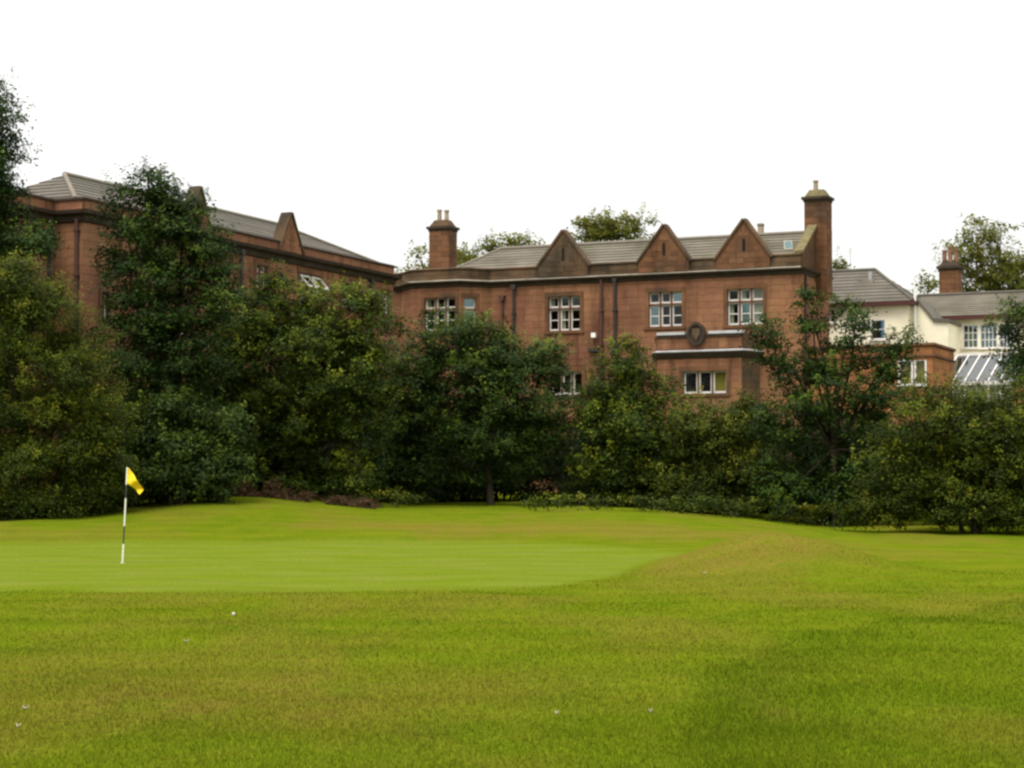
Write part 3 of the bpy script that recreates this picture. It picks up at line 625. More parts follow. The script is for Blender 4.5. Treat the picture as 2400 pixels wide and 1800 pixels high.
for fr, a, b in ((FW, sW0, sW1), (Frt, 0, SB), (Fs, sW0 - 6, sW0)): ms.course(fr, a, b, ZC + .1, ZWT - .1, [], M['stone'], h=.36, lens=(.9, 1.6), d=.05, prio=2)
ms.build(wing)
m = MB(); m.sweep(FW, wp, [(.05, ZC), (.05, ZWT - .1), (-.35, ZWT - .1), (-.35, ZC)]); m.build('parapet', M['mortar'], wing)
m = MB(); m.sweep(FW, wp, [(.14, ZWT - .1), (.14, ZWT - .02), (.02, ZWT + .04), (-.4, ZWT + .04), (-.4, ZWT - .1)]); m.build('coping', M['soot_trim'], wing)
m = MB(); m.sweep(FW, wp, [(.0, ZC - .42), (.10, ZC - .38), (.16, ZC - .18), (.34, ZC - .08), (.38, ZC + .06), (-.1, ZC + .08), (-.1, ZC - .42)]); m.build('cornice', M['soot_trim'], wing)
window(wing, FW, Hw['w1'], cols=2, style=('b', '', 'b', 'b')); window(wing, FW, Hw['w2'], cols=3, style=('', '', '', 'b', 'b', 'b')); window(wing, FW, Hw['w3'], cols=2, style=('b', 'b', '', 'b')); window(wing, FW, Hw['w4'], cols=2, style=('c', 'b', 'c', 'c'))
window(wing, FW, Hw['w5'], cols=2); window(wing, FW, Hw['w6'], cols=2, style=('', '', 'b', ''))
# the open top-hung casement in w2
h = Hw['w2']; m = MB(); zt = h[3] - .12; zz = (h[3] - h[2]) * .45
for sA, sB_ in ((h[0] + .1, (h[0] + h[1]) / 2 - .1), ((h[0] + h[1]) / 2 + .1, h[1] - .1)):
    for a, b in ((sA, sA + .08), (sB_ - .08, sB_)): m.slab([FW.W(a, .0, zt), FW.W(b, .0, zt), FW.W(b, .55, zt - zz), FW.W(a, .55, zt - zz)], .05)
    m.slab([FW.W(sA, .0, zt + .01), FW.W(sB_, .0, zt + .01), FW.W(sB_, .08, zt - .06), FW.W(sA, .08, zt - .06)], .05); m.slab([FW.W(sA, .48, zt - zz + .06), FW.W(sB_, .48, zt - zz + .06), FW.W(sB_, .55, zt - zz - .01), FW.W(sA, .55, zt - zz - .01)], .05)
m.build('open_casement', M['white'], wing)
for px, a, b in ((561, 585, 1000), (184, 512, 1000), (112, 500, 900), (866, 655, 1000)):
    if px == 112: pipe(wing, Fs, px, a, b, .07, M['pipe'], False)
    else: pipe(wing, FW if px > 190 else Frt, px, a, b, .075, M['pipe'] if px != 184 else M['pipe_red'], px > 190)
for xa, xb, xap, yap in ((436, 488, 457, 441), (650, 703, 674, 503)):
    sa = FW.px(xa, 545)[0]; sb = FW.px(xb, 555)[0]; sap, zap = FW.px(xap, yap)
    gable(wing, FW, sa, sb, (sa + sb) / 2, zap, ZC + .12, M['stone'], d1=.14, slit=False, cap=.12)
RW = 2.9; ZRW = at(159, 407, 83.)[2]
e0, e1 = FW.W(sW0, -.38, ZWT - .08), FW.W(sW1, -.38, ZWT - .08); r0, r1 = FW.W(sW0 + RW, -RW - .2, ZRW), FW.W(sW1 - 6.5, -RW - .2, ZRW); k0, k1 = FW.W(sW0, -WD, ZWT - .1), FW.W(sW1, -WD, ZWT - .1)
roofslope(wing, e0, e1, r0, r1, M['roof_dark'], 8); roofslope(wing, k1, k0, r1, r0, M['roof_dark'], 8); roofslope(wing, k0, e0, r0, r0, M['roof_dark'], 8); roofslope(wing, e1, k1, r1, r1, M['roof_dark'], 8)
m = MB(); U3 = np.array([0, 0, .06]); m.tube([np.array(r0) + U3, np.array(r1) + U3], .11, 8); m.tube([np.array(e0) + U3, np.array(r0) + U3], .10, 8); m.tube([np.array(e1) + U3, np.array(r1) + U3], .10, 8); m.build('ridge', M['ridge'], wing)
m = MB(); m.slab([FW.W(sW0 - 9, -SB - .2, ZWT - .4), FW.W(sW0 + .2, -SB - .2, ZWT - .4), FW.W(sW0 + .2, -WD, ZWT - .4), FW.W(sW0 - 9, -WD, ZWT - .4)], .1); m.build('flat_roof', M['lead'], wing)

# ------------------------------------------------------------------ cream rendered house on the right
PH = at(2030, 710, 107.); FH = Frame(PH, U)
hs = thing('cream_house', (*FH.W(1, -4, 0)[:2], GB), 'cream rendered house with grey tiled roof and red fascia behind the flat-roofed extension', 'building')
a0 = FH.px(1915, 716)[0]; a1, zE = FH.px(2128, 708); HD = 6.
Hh = {'a': hole_px(FH, 2040, 2076, 748, 796), 'b': hole_px(FH, 1932, 1960, 722, 757)}
m = MB(); wall(m, FH, a0, a1, GB - .5, zE, list(Hh.values())); Fg = Frame(FH.W(a1, 0, 0), AW); wall(m, Fg, 0, HD, GB - .5, zE, [])
m.quad(FH.W(a0, -HD, GB - .5), FH.W(a1, -HD, GB - .5), FH.W(a1, -HD, zE), FH.W(a0, -HD, zE)); m.quad(FH.W(a0, 0, GB - .5), FH.W(a0, -HD, GB - .5), FH.W(a0, -HD, zE), FH.W(a0, 0, zE)); m.build('wall', M['render'], hs)
def plainwin(parent, fr, hole, cols, rows, style='', bars=(1, 1), fw=.07):
    s0, s1, z0, z1 = hole; F_ = MB(); F_.box(fr, s0, s0 + fw, -.14, .02, z0, z1); F_.box(fr, s1 - fw, s1, -.14, .02, z0, z1); F_.box(fr, s0 + fw, s1 - fw, -.14, .02, z0, z0 + fw); F_.box(fr, s0 + fw, s1 - fw, -.14, .02, z1 - fw, z1); F_.box(fr, s0 - .08, s1 + .08, -.05, .09, z0 - .07, z0 - .002)
    cw = (s1 - s0 - 2 * fw) / cols; rh = (z1 - z0 - 2 * fw) / rows
    for i in range(1, cols): x = s0 + fw + cw * i; F_.box(fr, x - .02, x + .02, -.11, .0, z0 + fw, z1 - fw)
    for i in range(1, rows): z = z0 + fw + rh * i; F_.box(fr, s0 + fw, s1 - fw, -.112, -.002, z - .02, z + .02)
    wn = F_.build('window', M['white'], parent)
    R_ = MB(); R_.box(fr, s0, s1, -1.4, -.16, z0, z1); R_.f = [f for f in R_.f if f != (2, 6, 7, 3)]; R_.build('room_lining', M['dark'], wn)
    for r in range(rows):
        for c in range(cols):
            a = s0 + fw + cw * c + .02; b = s0 + fw + cw * (c + 1) - .02; za = z0 + fw + rh * r + .02; zb = z0 + fw + rh * (r + 1) - .02
            G_ = MB(); G_.box(fr, a, b, -.08, -.074, za, zb); G_.build('pane', M['glass_blue' if 'u' in style else 'glass_bright' if 'b' in style else 'glass'], wn)
    if 'c' in style: C_ = MB(); C_.box(fr, s0 + .02, s1 - .02, -.28, -.26, z0, z0 + (z1 - z0) * (.5 if 'l' in style else 1)); C_.build('curtain', M['curtain'], wn)
    if 'o' in style: C_ = MB(); C_.box(fr, s0 + .02, s1 - .02, -.24, -.22, z0, z1); C_.build('curtain', M['ochre'], wn)
    return wn
plainwin(hs, FH, Hh['a'], 1, 2, 'ul'); plainwin(hs, FH, Hh['b'], 2, 2, 'b')
zRh = at(2005, 635, 110.)[2]; ov = .35
e0, e1 = FH.W(a0, ov, zE + .02), FH.W(a1 + ov, ov, zE + .02); k0, k1 = FH.W(a0, -HD - ov, zE + .02), FH.W(a1 + ov, -HD - ov, zE + .02); r0, r1 = FH.W(a0, -HD / 2, zRh), FH.W(FH.off(0, -HD / 2).px(2051, 634)[0], -HD / 2, zRh)
roofslope(hs, e0, e1, r0, r1, M['roof_dark'], 10); roofslope(hs, k1, k0, r1, r0, M['roof_dark'], 10); roofslope(hs, e1, k1, r1, r1, M['roof_dark'], 10)
m = MB(); m.tube([np.array(r0) + U3, np.array(r1) + U3], .1, 8); m.tube([np.array(e1) + U3, np.array(r1) + U3], .09, 8); m.build('ridge', M['roof_dark'], hs)
m = MB(); m.sweep(FH, [(a0, 0), (a1, 0), (a1, -HD)], [(.06, zE - .16), (ov + .02, zE - .16), (ov + .02, zE + .03), (.06, zE + .03)]); m.build('fascia', M['fascia'], hs)
# roof vent box of lead at the ridge
b0 = at(2009, 660, 108.8); fr = Frame(b0, U); m = MB(); m.prism(fr, [(0, b0[2] - .25), (.85, b0[2] - .25), (.85, b0[2] + .12), (0, b0[2] + .05)], -.9, .0); m.build('roof_vent', M['lead'], hs)
m = MB(); q = at(2040, 656, 109.0); m.tube([q - [0, 0, .3], q + [0, 0, .45]], .11, 8); m.build('vent_pipe', M['steel'], hs)
# second, lower range with its roof running right
PB = at(2300, 745, 109.); F2 = Frame(PB, U)
b0_, zE2 = F2.px(2186, 744); b1_ = F2.px(2480, 744)[0]; HD2 = 5.
H2 = {'a': hole_px(F2, 2257, 2293, 761, 816), 'b': hole_px(F2, 2297, 2338, 759, 816), 'c': hole_px(F2, 2341, 2378, 758, 815)}
rng_ = thing('cream_range', (*F2.W(3, -2.5, 0)[:2], GB), 'lower cream rendered range with long grey roof and many-paned white windows at right', 'building')
m = MB(); wall(m, F2, b0_, b1_, GB - .5, zE2, list(H2.values())); 
zR2 = at(2270, 690, 111.5)[2]
Fl = Frame(F2.W(b0_, -HD2, 0), -AW)
m.add([F2.W(b0_, 0, GB - .5), F2.W(b0_, -HD2, GB - .5), F2.W(b0_, -HD2, zE2), F2.W(b0_, -HD2 / 2, zR2 - .1), F2.W(b0_, 0, zE2)], [(0, 1, 2, 3, 4)])
m.quad(F2.W(b0_, -HD2, GB - .5), F2.W(b1_, -HD2, GB - .5), F2.W(b1_, -HD2, zE2), F2.W(b0_, -HD2, zE2)); m.quad(F2.W(b1_, 0, GB - .5), F2.W(b1_, -HD2, GB - .5), F2.W(b1_, -HD2, zE2), F2.W(b1_, 0, zE2)); m.build('wall', M['render'], rng_)
for k in 'abc': plainwin(rng_, F2, H2[k], 3 if k == 'a' else 4, 3, 'b', fw=.06)
e0, e1, r0, r1, k0, k1 = F2.W(b0_ - .15, ov, zE2), F2.W(b1_, ov, zE2), F2.W(F2.off(0, -HD2 / 2).px(2150, 694)[0], -HD2 / 2, zR2), F2.W(b1_, -HD2 / 2, zR2), F2.W(b0_ - .15, -HD2 - ov, zE2), F2.W(b1_, -HD2 - ov, zE2)
roofslope(rng_, e0, e1, r0, r1, M['roof'], 10); roofslope(rng_, k1, k0, r1, r0, M['roof'], 10)
m = MB(); m.tube([np.array(r0) + U3, np.array(r1) + U3], .1, 8); m.build('ridge', M['roof_dark'], rng_)
m = MB(); m.box(F2, b0_ - .17, b1_, ov - .05, ov + .03, zE2 - .2, zE2 + .02); m.build('fascia', M['fascia'], rng_)
m = MB(); m.slab([np.array(q) + [dx, -.02, .05] for q, dx in ((e0, -.12), (e0, .06), (r0, .06), (r0, -.12))], .22); m.build('bargeboard', M['fascia'], rng_)
m = MB(); m.tube([F2.W(F2.px(2224, 780)[0], .07, zE2 - .2), F2.W(F2.px(2224, 780)[0], .07, 5)], .05, 8); m.build('drainpipe', M['render'], rng_)
# link wall between the two cream parts and the tall white soil pipe
m = MB(); fl = Frame(FH.W(a1, -.8, 0), U); m.prism(fl, [fl.px(*q) for q in ((2129, 950), (2129, 716), (2150, 706), (2186, 750), (2222, 752), (2222, 950))], -3.0, 0); lk = m.build('link_wall', M['render'], hs)
vp = [np.array(fl.px(*q)) for q in ((2124, 721), (2150, 705), (2189, 753), (2226, 755))]; m = MB(); m.prism(fl, [tuple(q + [0, -.02]) for q in vp] + [tuple(q + [0, .16]) for q in vp[::-1]], -3.1, .12); m.build('verge', M['roof_dark'], lk)
q = at(2144, 675, 106.3); m = MB(); m.tube([(q[0], q[1], 6.5), (q[0], q[1], q[2])], .07, 10); m.tube([(q[0], q[1], q[2]), (q[0], q[1], q[2] + .1)], .085, 10); m.build('soil_pipe', M['lampwhite'], hs)
chimney(rng_, 2224, 634, 740, 44, 113.5, .7, [(-.55, 0, .7), (.05, .1, .9), (.6, 0, .75)], M['soot_trim'], M['dressed'], M['pot_red'])
q = at(1993, 597, 118); ant = MB(); ant.tube([q - [0, 0, 3], q + [0, 0, .45]], .02, 6); 
for k in range(4): ant.tube([q + [-.25, 0, .1 + k * .09], q + [.25, 0, .1 + k * .09]], .01, 5)
ant.build('aerial', M['steel'], hs)

# ------------------------------------------------------------------ flat-roofed sandstone extension and conservatory
PE = at(2100, 803, 99.); FX = Frame(PE, U)
ext = thing('flat_roofed_extension', (*FX.W(-2, -3, 0)[:2], GB), 'single storey orange sandstone extension with flat roof between mansion and conservatory', 'building')
x0 = FX.px(1900, 806)[0]; x1, zX = FX.px(2186, 806); XD = 5.
xp = [(x0 - 1.6, -1.6), (x0, 0), (x1, 0), (x1, -XD)]
Hx = {'w': hole_px(FX, 2105, 2140, 843, 903), 'v': hole_px(FX, 2143, 2172, 841, 903)}
F_xl, L_xl = seg(FX, xp[0], xp[1])
m = MB(); wall(m, FX, x0, x1, GB - .5, zX, list(Hx.values())); wall(m, F_xl, 0, L_xl, GB - .5, zX, []); m.quad(FX.W(x1, 0, GB - .5), FX.W(x1, -XD, GB - .5), FX.W(x1, -XD, zX), FX.W(x1, 0, zX))
m.quad(FX.W(x0 - 1.6, -1.6, GB - .5), FX.W(x0 - 1.6, -XD, GB - .5), FX.W(x0 - 1.6, -XD, zX), FX.W(x0 - 1.6, -1.6, zX)); m.quad(FX.W(x0 - 1.6, -XD, GB - .5), FX.W(x1, -XD, GB - .5), FX.W(x1, -XD, zX), FX.W(x0 - 1.6, -XD, zX)); m.build('wall', M['mortar'], ext)
ms = Masonry(); g2 = lambda h: (h[0] - .02, h[1] + .02, h[2] - .1, h[3] + .02)
ms.course(FX, x0, x1, 5., zX - .12, [g2(h) for h in Hx.values()], M['orangestone']); ms.course(F_xl, 0, L_xl, 5., zX - .12, [], M['orangestone']); ms.course(Frame(FX.W(x1, 0, 0), AW), 0, XD, 5., zX - .12, [], M['orangestone']); ms.build(ext, 220)
m = MB(); m.sweep(FX, xp, [(.03, zX - .1), (.12, zX - .06), (.12, zX + .06), (-.4, zX + .06), (-.4, zX - .1)]); m.build('coping', M['dressed'], ext)
zb_ = FX.px(2100, 835)[1]; m = MB(); m.sweep(FX, xp, [(.0, zb_ - .1), (.1, zb_ - .06), (.1, zb_ + .03), (.0, zb_ + .07)]); m.build('string_course', M['dressed'], ext)
m = MB(); m.slab([FX.W(s, d, zX - .05) for s, d in (xp[0], xp[1], xp[2], xp[3], (x0 - 1.6, -XD))], .1); m.build('flat_roof', M['lead'], ext)
for k in 'wv': plainwin(ext, FX, Hx[k], 1, 1, 'o', fw=.09)
PK = at(2280, 895, 101.5); FK = Frame(PK, U)
con = thing('conservatory', (*FK.W(0, -1.5, 0)[:2], GB), 'lean-to conservatory with white bars and grey glass roof below the many-paned windows', 'conservatory')
c0 = FK.px(2206, 895)[0]; c1 = FK.px(2400, 895)[0]; zc0 = FK.px(2280, 897)[1]; KD = 4.3; zc1 = at(2280, 831, 105.3)[2]
m = MB(); m.box(FK, c0, c1, -KD, .0, GB - .5, GB + 1.2); m.build('base_wall', M['orangestone'], con)
m = MB(); m.box(FK, c0, c1, -.1, .03, zc0 - .12, zc0 + .06); m.box(FK, c0, c1, -KD - .05, -KD + .12, zc1 - .08, zc1 + .10); m.build('frame', M['white'], con)
nb = 7
for i in range(nb + 1):
    s = c0 + (c1 - c0) * i / nb; hb = .028
    m = MB(); m.slab([FK.W(s - hb, .03, zc0 + .1), FK.W(s + hb, .03, zc0 + .1), FK.W(s + hb, -KD, zc1 + .06), FK.W(s - hb, -KD, zc1 + .06)], .1); m.box(FK, s - hb, s + hb, -.09, .0, GB + 1.2, zc0 - .12); m.build('glazing_bar', M['white'], con)
    if i < nb:
        s2 = c0 + (c1 - c0) * (i + 1) / nb
        m = MB(); m.slab([FK.W(s + hb, .0, zc0 + .06), FK.W(s2 - hb, .0, zc0 + .06), FK.W(s2 - hb, -KD, zc1 + .02), FK.W(s + hb, -KD, zc1 + .02)], .02); m.build('pane', M['glass_roof'], con)
        m = MB(); m.box(FK, s + hb, s2 - hb, -.05, -.035, GB + 1.2, zc0 - .12); m.build('pane', M['glass'], con)
m = MB(); m.add([FK.W(c0 + .02, 0, GB + 1.2), FK.W(c0 + .02, -KD, GB + 1.2), FK.W(c0 + .02, -KD, zc1), FK.W(c0 + .02, 0, zc0)], [(0, 1, 2, 3)]); m.build('side_pane', M['glass_roof'], con)
m = MB(); m.box(FK, c0 - .2, c1, -KD - .4, -KD - .06, GB - .5, zc1 - .1); m.build('back_wall', M['render'], con)
# low brick outbuilding just inside the right edge
q = at(2400, 897, 92.); fr = Frame(q, U); zo = float(q[2])
ob = thing('brick_outbuilding', (*fr.W(1, -1, 0)[:2], GB), 'low red brick outbuilding with pale coping, cut by the right edge under the dark tree', 'building')
sL = fr.px(2372, 900)[0]; m = MB(); m.box(fr, sL, 4, -3, 0, GB - 1, zo - .1); m.build('wall', M['mortar'], ob)
ms = Masonry(); ms.course(fr, sL, 2.2, zo - 2.2, zo - .12, [], M['orangestone'], h=.22, lens=(.4, .6)); ms.build(ob, 60)
m = MB(); m.box(fr, sL - .1, 4.1, -3.1, .1, zo - .1, zo + .06); m.build('coping', M['lead'], ob)

# ------------------------------------------------------------------ trees and shrubs
def foliage(lobes, Y, seed, leaf=.12, fill=3.4, shoots=.25, clump=20, spread=.17, depthk=1.0, base=0., gap=.42, bough=.62):
    """leaf-sized faces in clumps through the crown's volume; lobes are photo-pixel ellipses set at distance Y"""
    r = np.random.default_rng(seed); k = Y / FPX; leaf *= .78
    cen = []; rad = []; area = []
    for i, lb in enumerate(lobes):
        cx, cy, rx, ry = lb[:4]; dy = (lb[4] if len(lb) > 4 else r.uniform(-.35, .35) * (rx + ry) / 2 * k)
        rx *= k * 1.1; ry *= k * 1.1; rd_ = (rx + ry) / 2 * depthk; c = at(cx, cy, Y); c = np.array([c[0], c[1] + dy, c[2]])
        cen.append(c); rad.append((rx, rd_, ry)); area.append(rx * ry * math.pi)
    cen = np.array(cen); rad = np.array(rad); area = np.array(area)
    nl = int(fill * area.sum() / (.5 * leaf * leaf * .72)); nc = max(20, nl // clump)
    # boughs: flattened tufts spread over and through each lobe, with dark gaps between them
    B = []; BR = []; BD = []
    for i in range(len(lobes)):
        nb_ = int(np.clip(area[i] / (bough ** 2) * 2.3, 7, 60)); dd = r.normal(size=(nb_, 3)); dd /= np.linalg.norm(dd, axis=1)[:, None]
        q = r.uniform(.55, 1.04, nb_) ** .6; B.append(cen[i] + dd * rad[i] * q[:, None] * .93); BD.append(dd)
        BR.append(bough * r.uniform(.55, 1.25, nb_) * min(1., min(rad[i][0], rad[i][2]) / bough * .8))
    B = np.concatenate(B); BR = np.concatenate(BR); BD = np.concatenate(BD)
    bi = r.choice(len(B), nc, p=BR ** 2 / (BR ** 2).sum())
    e = r.normal(size=(nc, 3)); e /= np.linalg.norm(e, axis=1)[:, None]; e[:, 2] = np.where(r.random(nc) < .6, np.abs(e[:, 2]), e[:, 2])
    rr_ = r.random(nc) ** .45
    P = B[bi] + e * (BR[bi] * rr_)[:, None] * np.array([1.15, 1.15, .62]); P[:, 2] -= .22 * (e[:, 0] ** 2 + e[:, 1] ** 2) * rr_ ** 2 * BR[bi]
    d = BD[bi] * .6 + e * .6; d /= np.linalg.norm(d, axis=1)[:, None]
    core = r.random(nc) < .16; ci = r.choice(len(lobes), nc, p=area / area.sum()); f_ = r.normal(size=(nc, 3)); f_ /= np.linalg.norm(f_, axis=1)[:, None]
    P = np.where(core[:, None], cen[ci] + f_ * rad[ci] * (.72 * r.random(nc) ** .4)[:, None], P)
    btint = r.normal(0, .15, len(B))
    up = d[:, 2] > .35; sh = up & (r.random(nc) < shoots)
    ct = np.clip(.40 + btint[bi] + .12 * r.normal(size=nc) + .34 * sh, 0, 1)
    cl = np.repeat(np.arange(nc), clump)
    off = r.normal(size=(nc * clump, 3)) * spread * np.array([1, 1, .55])
    axs = np.stack([d[:, 0] * .5 + r.normal(0, .15, nc), d[:, 1] * .5 + r.normal(0, .15, nc), np.full(nc, .9)], -1)
    ln = np.where(sh, r.uniform(.3, 1.0, nc) * bough * 1.1, 0)
    tt = r.random(nc * clump)
    off = np.where(sh[cl][:, None], off * .42 + axs[cl] * (tt * ln[cl])[:, None], off)
    L_ = P[cl] + off; n = len(L_)
    # leaf faces
    nm = r.normal(size=(n, 3)) * .38 + (r.normal(size=(nc, 3)) * .3)[cl] + np.array([0, -.1, .7]) + d[cl] * .65; nm /= np.linalg.norm(nm, axis=1)[:, None]
    t = np.cross(nm, r.normal(size=(n, 3))); t /= np.linalg.norm(t, axis=1)[:, None] + 1e-9; b = np.cross(nm, t)
    sz = leaf * (.65 + .7 * r.random(n)); t *= sz[:, None] * .62; b *= sz[:, None] * .38
    V = np.stack([L_ - t, L_ - t * .1 + b, L_ + t, L_ - t * .1 - b], 1).reshape(-1, 3)
    tint = np.repeat(np.clip(ct[cl] + .14 * r.normal(size=n), 0, 1), 4)
    g = gz(V[:, 0], V[:, 1]) + .01; V[:, 2] = np.maximum(V[:, 2], g)
    return V, np.arange(len(V)).reshape(-1, 4), tint, cen, rad, P
def tree(name, label, lobes, Y, kind, seed, trunk_px=None, tr=.16, group=None, cat='tree', stems=1, branches=26, crownname='crown', baseY=None, **kw):
    V, F, tint, cen, rad, P = foliage(lobes, Y, seed, **kw); r = np.random.default_rng(seed + 500)
    tx = trunk_px if trunk_px is not None else float(np.mean([l[0] for l in lobes]))
    X = (tx - 1200) / FPX * Y; base = np.array([X, Y, float(gz(X, Y))])
    t = thing(name, base, label, cat, group)
    npmesh(crownname, V - base, F, LM[kind], t, {'tint': tint})
    m = MB(); low = cen[np.argsort(cen[:, 2])]; ctr = cen.mean(0); topz = cen[:, 2].max()
    for s in range(stems):
        o = r.normal(0, .25, 2) * (stems > 1); b0 = base + [o[0], o[1], -.15]
        fork = np.array([base[0] * .6 + ctr[0] * .4 + o[0] * 1.5, base[1] * .6 + ctr[1] * .4 + o[1] * 1.5, base[2] + (ctr[2] - base[2]) * .55])
        mid = (b0 + fork) / 2 + r.normal(0, .12, 3) * [1, 1, 0]
        m.tube([b0, b0 * .8 + mid * .2, mid, fork], [tr * 1.5, tr, tr * .85, tr * .7], 9)
        for i in (range(len(cen)) if stems == 1 else range(s, len(cen), stems)):
            c = cen[i]; kn = fork * .45 + c * .55 + r.normal(0, .2, 3); kn[2] = min(kn[2], max(c[2], fork[2]))
            m.tube([fork, kn, c + [0, 0, rad[i][2] * .3]], [tr * .55, tr * .36, tr * .14], 6)
            for j in r.choice(len(P), max(2, branches // len(cen))):
                if np.linalg.norm(P[j] - c) < max(rad[i]) * 1.1: m.tube([kn * .3 + c * .7, (c + P[j]) / 2 + r.normal(0, .08, 3), P[j]], [tr * .22, tr * .14, tr * .05], 5, False)
    m.build('trunk', M['bark'], t, True)
    return t
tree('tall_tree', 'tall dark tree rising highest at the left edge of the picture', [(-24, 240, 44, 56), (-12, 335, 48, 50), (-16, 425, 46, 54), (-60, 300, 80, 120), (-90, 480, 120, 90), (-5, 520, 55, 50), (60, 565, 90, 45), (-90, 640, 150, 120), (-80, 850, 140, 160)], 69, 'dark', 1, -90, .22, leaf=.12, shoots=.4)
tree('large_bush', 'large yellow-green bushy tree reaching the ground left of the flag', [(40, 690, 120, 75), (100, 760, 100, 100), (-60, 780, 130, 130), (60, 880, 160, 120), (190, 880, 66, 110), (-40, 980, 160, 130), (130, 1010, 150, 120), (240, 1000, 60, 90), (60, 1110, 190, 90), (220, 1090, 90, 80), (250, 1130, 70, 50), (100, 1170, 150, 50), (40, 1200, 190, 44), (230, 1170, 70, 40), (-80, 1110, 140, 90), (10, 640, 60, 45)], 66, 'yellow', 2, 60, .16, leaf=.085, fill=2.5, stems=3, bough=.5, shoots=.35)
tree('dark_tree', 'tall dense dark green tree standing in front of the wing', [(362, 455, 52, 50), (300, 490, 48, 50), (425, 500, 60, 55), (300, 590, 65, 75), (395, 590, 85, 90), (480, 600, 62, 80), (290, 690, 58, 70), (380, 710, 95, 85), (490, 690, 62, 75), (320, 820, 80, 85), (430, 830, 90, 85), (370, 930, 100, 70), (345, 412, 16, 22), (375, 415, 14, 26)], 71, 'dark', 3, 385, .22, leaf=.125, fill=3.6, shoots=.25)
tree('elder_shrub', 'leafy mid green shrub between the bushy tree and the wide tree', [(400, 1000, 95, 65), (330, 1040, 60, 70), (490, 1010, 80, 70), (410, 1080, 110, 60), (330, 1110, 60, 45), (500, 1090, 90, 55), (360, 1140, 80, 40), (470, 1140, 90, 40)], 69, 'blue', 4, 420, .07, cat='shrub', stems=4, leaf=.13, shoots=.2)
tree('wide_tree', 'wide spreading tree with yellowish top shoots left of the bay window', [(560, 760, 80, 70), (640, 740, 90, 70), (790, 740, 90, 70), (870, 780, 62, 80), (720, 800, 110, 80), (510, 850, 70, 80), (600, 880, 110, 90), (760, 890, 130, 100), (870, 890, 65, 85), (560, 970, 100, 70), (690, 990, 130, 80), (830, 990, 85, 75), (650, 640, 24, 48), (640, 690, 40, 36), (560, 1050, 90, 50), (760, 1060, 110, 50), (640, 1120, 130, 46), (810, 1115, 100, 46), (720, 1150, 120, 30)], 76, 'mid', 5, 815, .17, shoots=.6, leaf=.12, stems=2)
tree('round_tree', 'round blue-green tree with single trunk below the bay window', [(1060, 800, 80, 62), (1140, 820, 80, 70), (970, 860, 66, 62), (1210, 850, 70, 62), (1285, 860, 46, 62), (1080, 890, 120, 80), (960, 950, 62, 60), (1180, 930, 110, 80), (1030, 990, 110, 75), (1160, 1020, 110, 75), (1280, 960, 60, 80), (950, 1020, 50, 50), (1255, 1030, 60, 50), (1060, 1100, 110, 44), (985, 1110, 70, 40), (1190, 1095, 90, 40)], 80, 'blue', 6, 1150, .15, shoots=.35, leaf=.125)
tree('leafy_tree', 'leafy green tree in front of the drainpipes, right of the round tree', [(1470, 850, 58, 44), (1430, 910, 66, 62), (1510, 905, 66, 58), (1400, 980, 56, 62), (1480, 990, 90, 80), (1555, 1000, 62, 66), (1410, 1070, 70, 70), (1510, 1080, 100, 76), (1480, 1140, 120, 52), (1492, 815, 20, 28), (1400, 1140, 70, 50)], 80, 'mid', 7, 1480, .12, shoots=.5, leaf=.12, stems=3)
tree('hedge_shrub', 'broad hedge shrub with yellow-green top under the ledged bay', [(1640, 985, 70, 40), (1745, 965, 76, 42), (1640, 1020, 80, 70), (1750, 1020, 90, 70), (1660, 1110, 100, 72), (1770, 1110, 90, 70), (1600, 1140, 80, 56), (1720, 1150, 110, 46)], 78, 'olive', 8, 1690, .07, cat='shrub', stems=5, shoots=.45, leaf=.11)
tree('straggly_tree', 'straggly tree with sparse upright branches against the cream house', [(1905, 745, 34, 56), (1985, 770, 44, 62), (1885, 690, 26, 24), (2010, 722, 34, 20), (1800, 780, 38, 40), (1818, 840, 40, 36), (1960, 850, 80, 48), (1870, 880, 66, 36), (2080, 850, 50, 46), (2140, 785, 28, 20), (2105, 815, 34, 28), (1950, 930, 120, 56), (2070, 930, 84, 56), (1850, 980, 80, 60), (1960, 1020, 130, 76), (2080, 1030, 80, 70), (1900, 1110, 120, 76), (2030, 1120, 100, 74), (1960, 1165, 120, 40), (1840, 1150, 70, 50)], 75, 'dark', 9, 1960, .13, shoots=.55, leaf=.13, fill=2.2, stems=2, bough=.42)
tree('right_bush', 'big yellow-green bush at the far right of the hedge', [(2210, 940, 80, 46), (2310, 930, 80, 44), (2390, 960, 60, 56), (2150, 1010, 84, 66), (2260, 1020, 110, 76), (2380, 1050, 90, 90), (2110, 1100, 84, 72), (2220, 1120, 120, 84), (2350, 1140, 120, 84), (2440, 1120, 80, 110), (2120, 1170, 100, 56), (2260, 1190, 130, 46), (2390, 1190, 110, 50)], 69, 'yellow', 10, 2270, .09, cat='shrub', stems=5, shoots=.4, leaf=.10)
tree('edge_tree', 'dark tree cut by the right edge beside the many-paned windows', [(2405, 720, 48, 40), (2385, 790, 44, 52), (2440, 800, 60, 90), (2375, 850, 34, 40), (2410, 880, 50, 40), (2440, 980, 80, 90)], 84, 'dark', 11, 2440, .14, leaf=.13, fill=2.8)
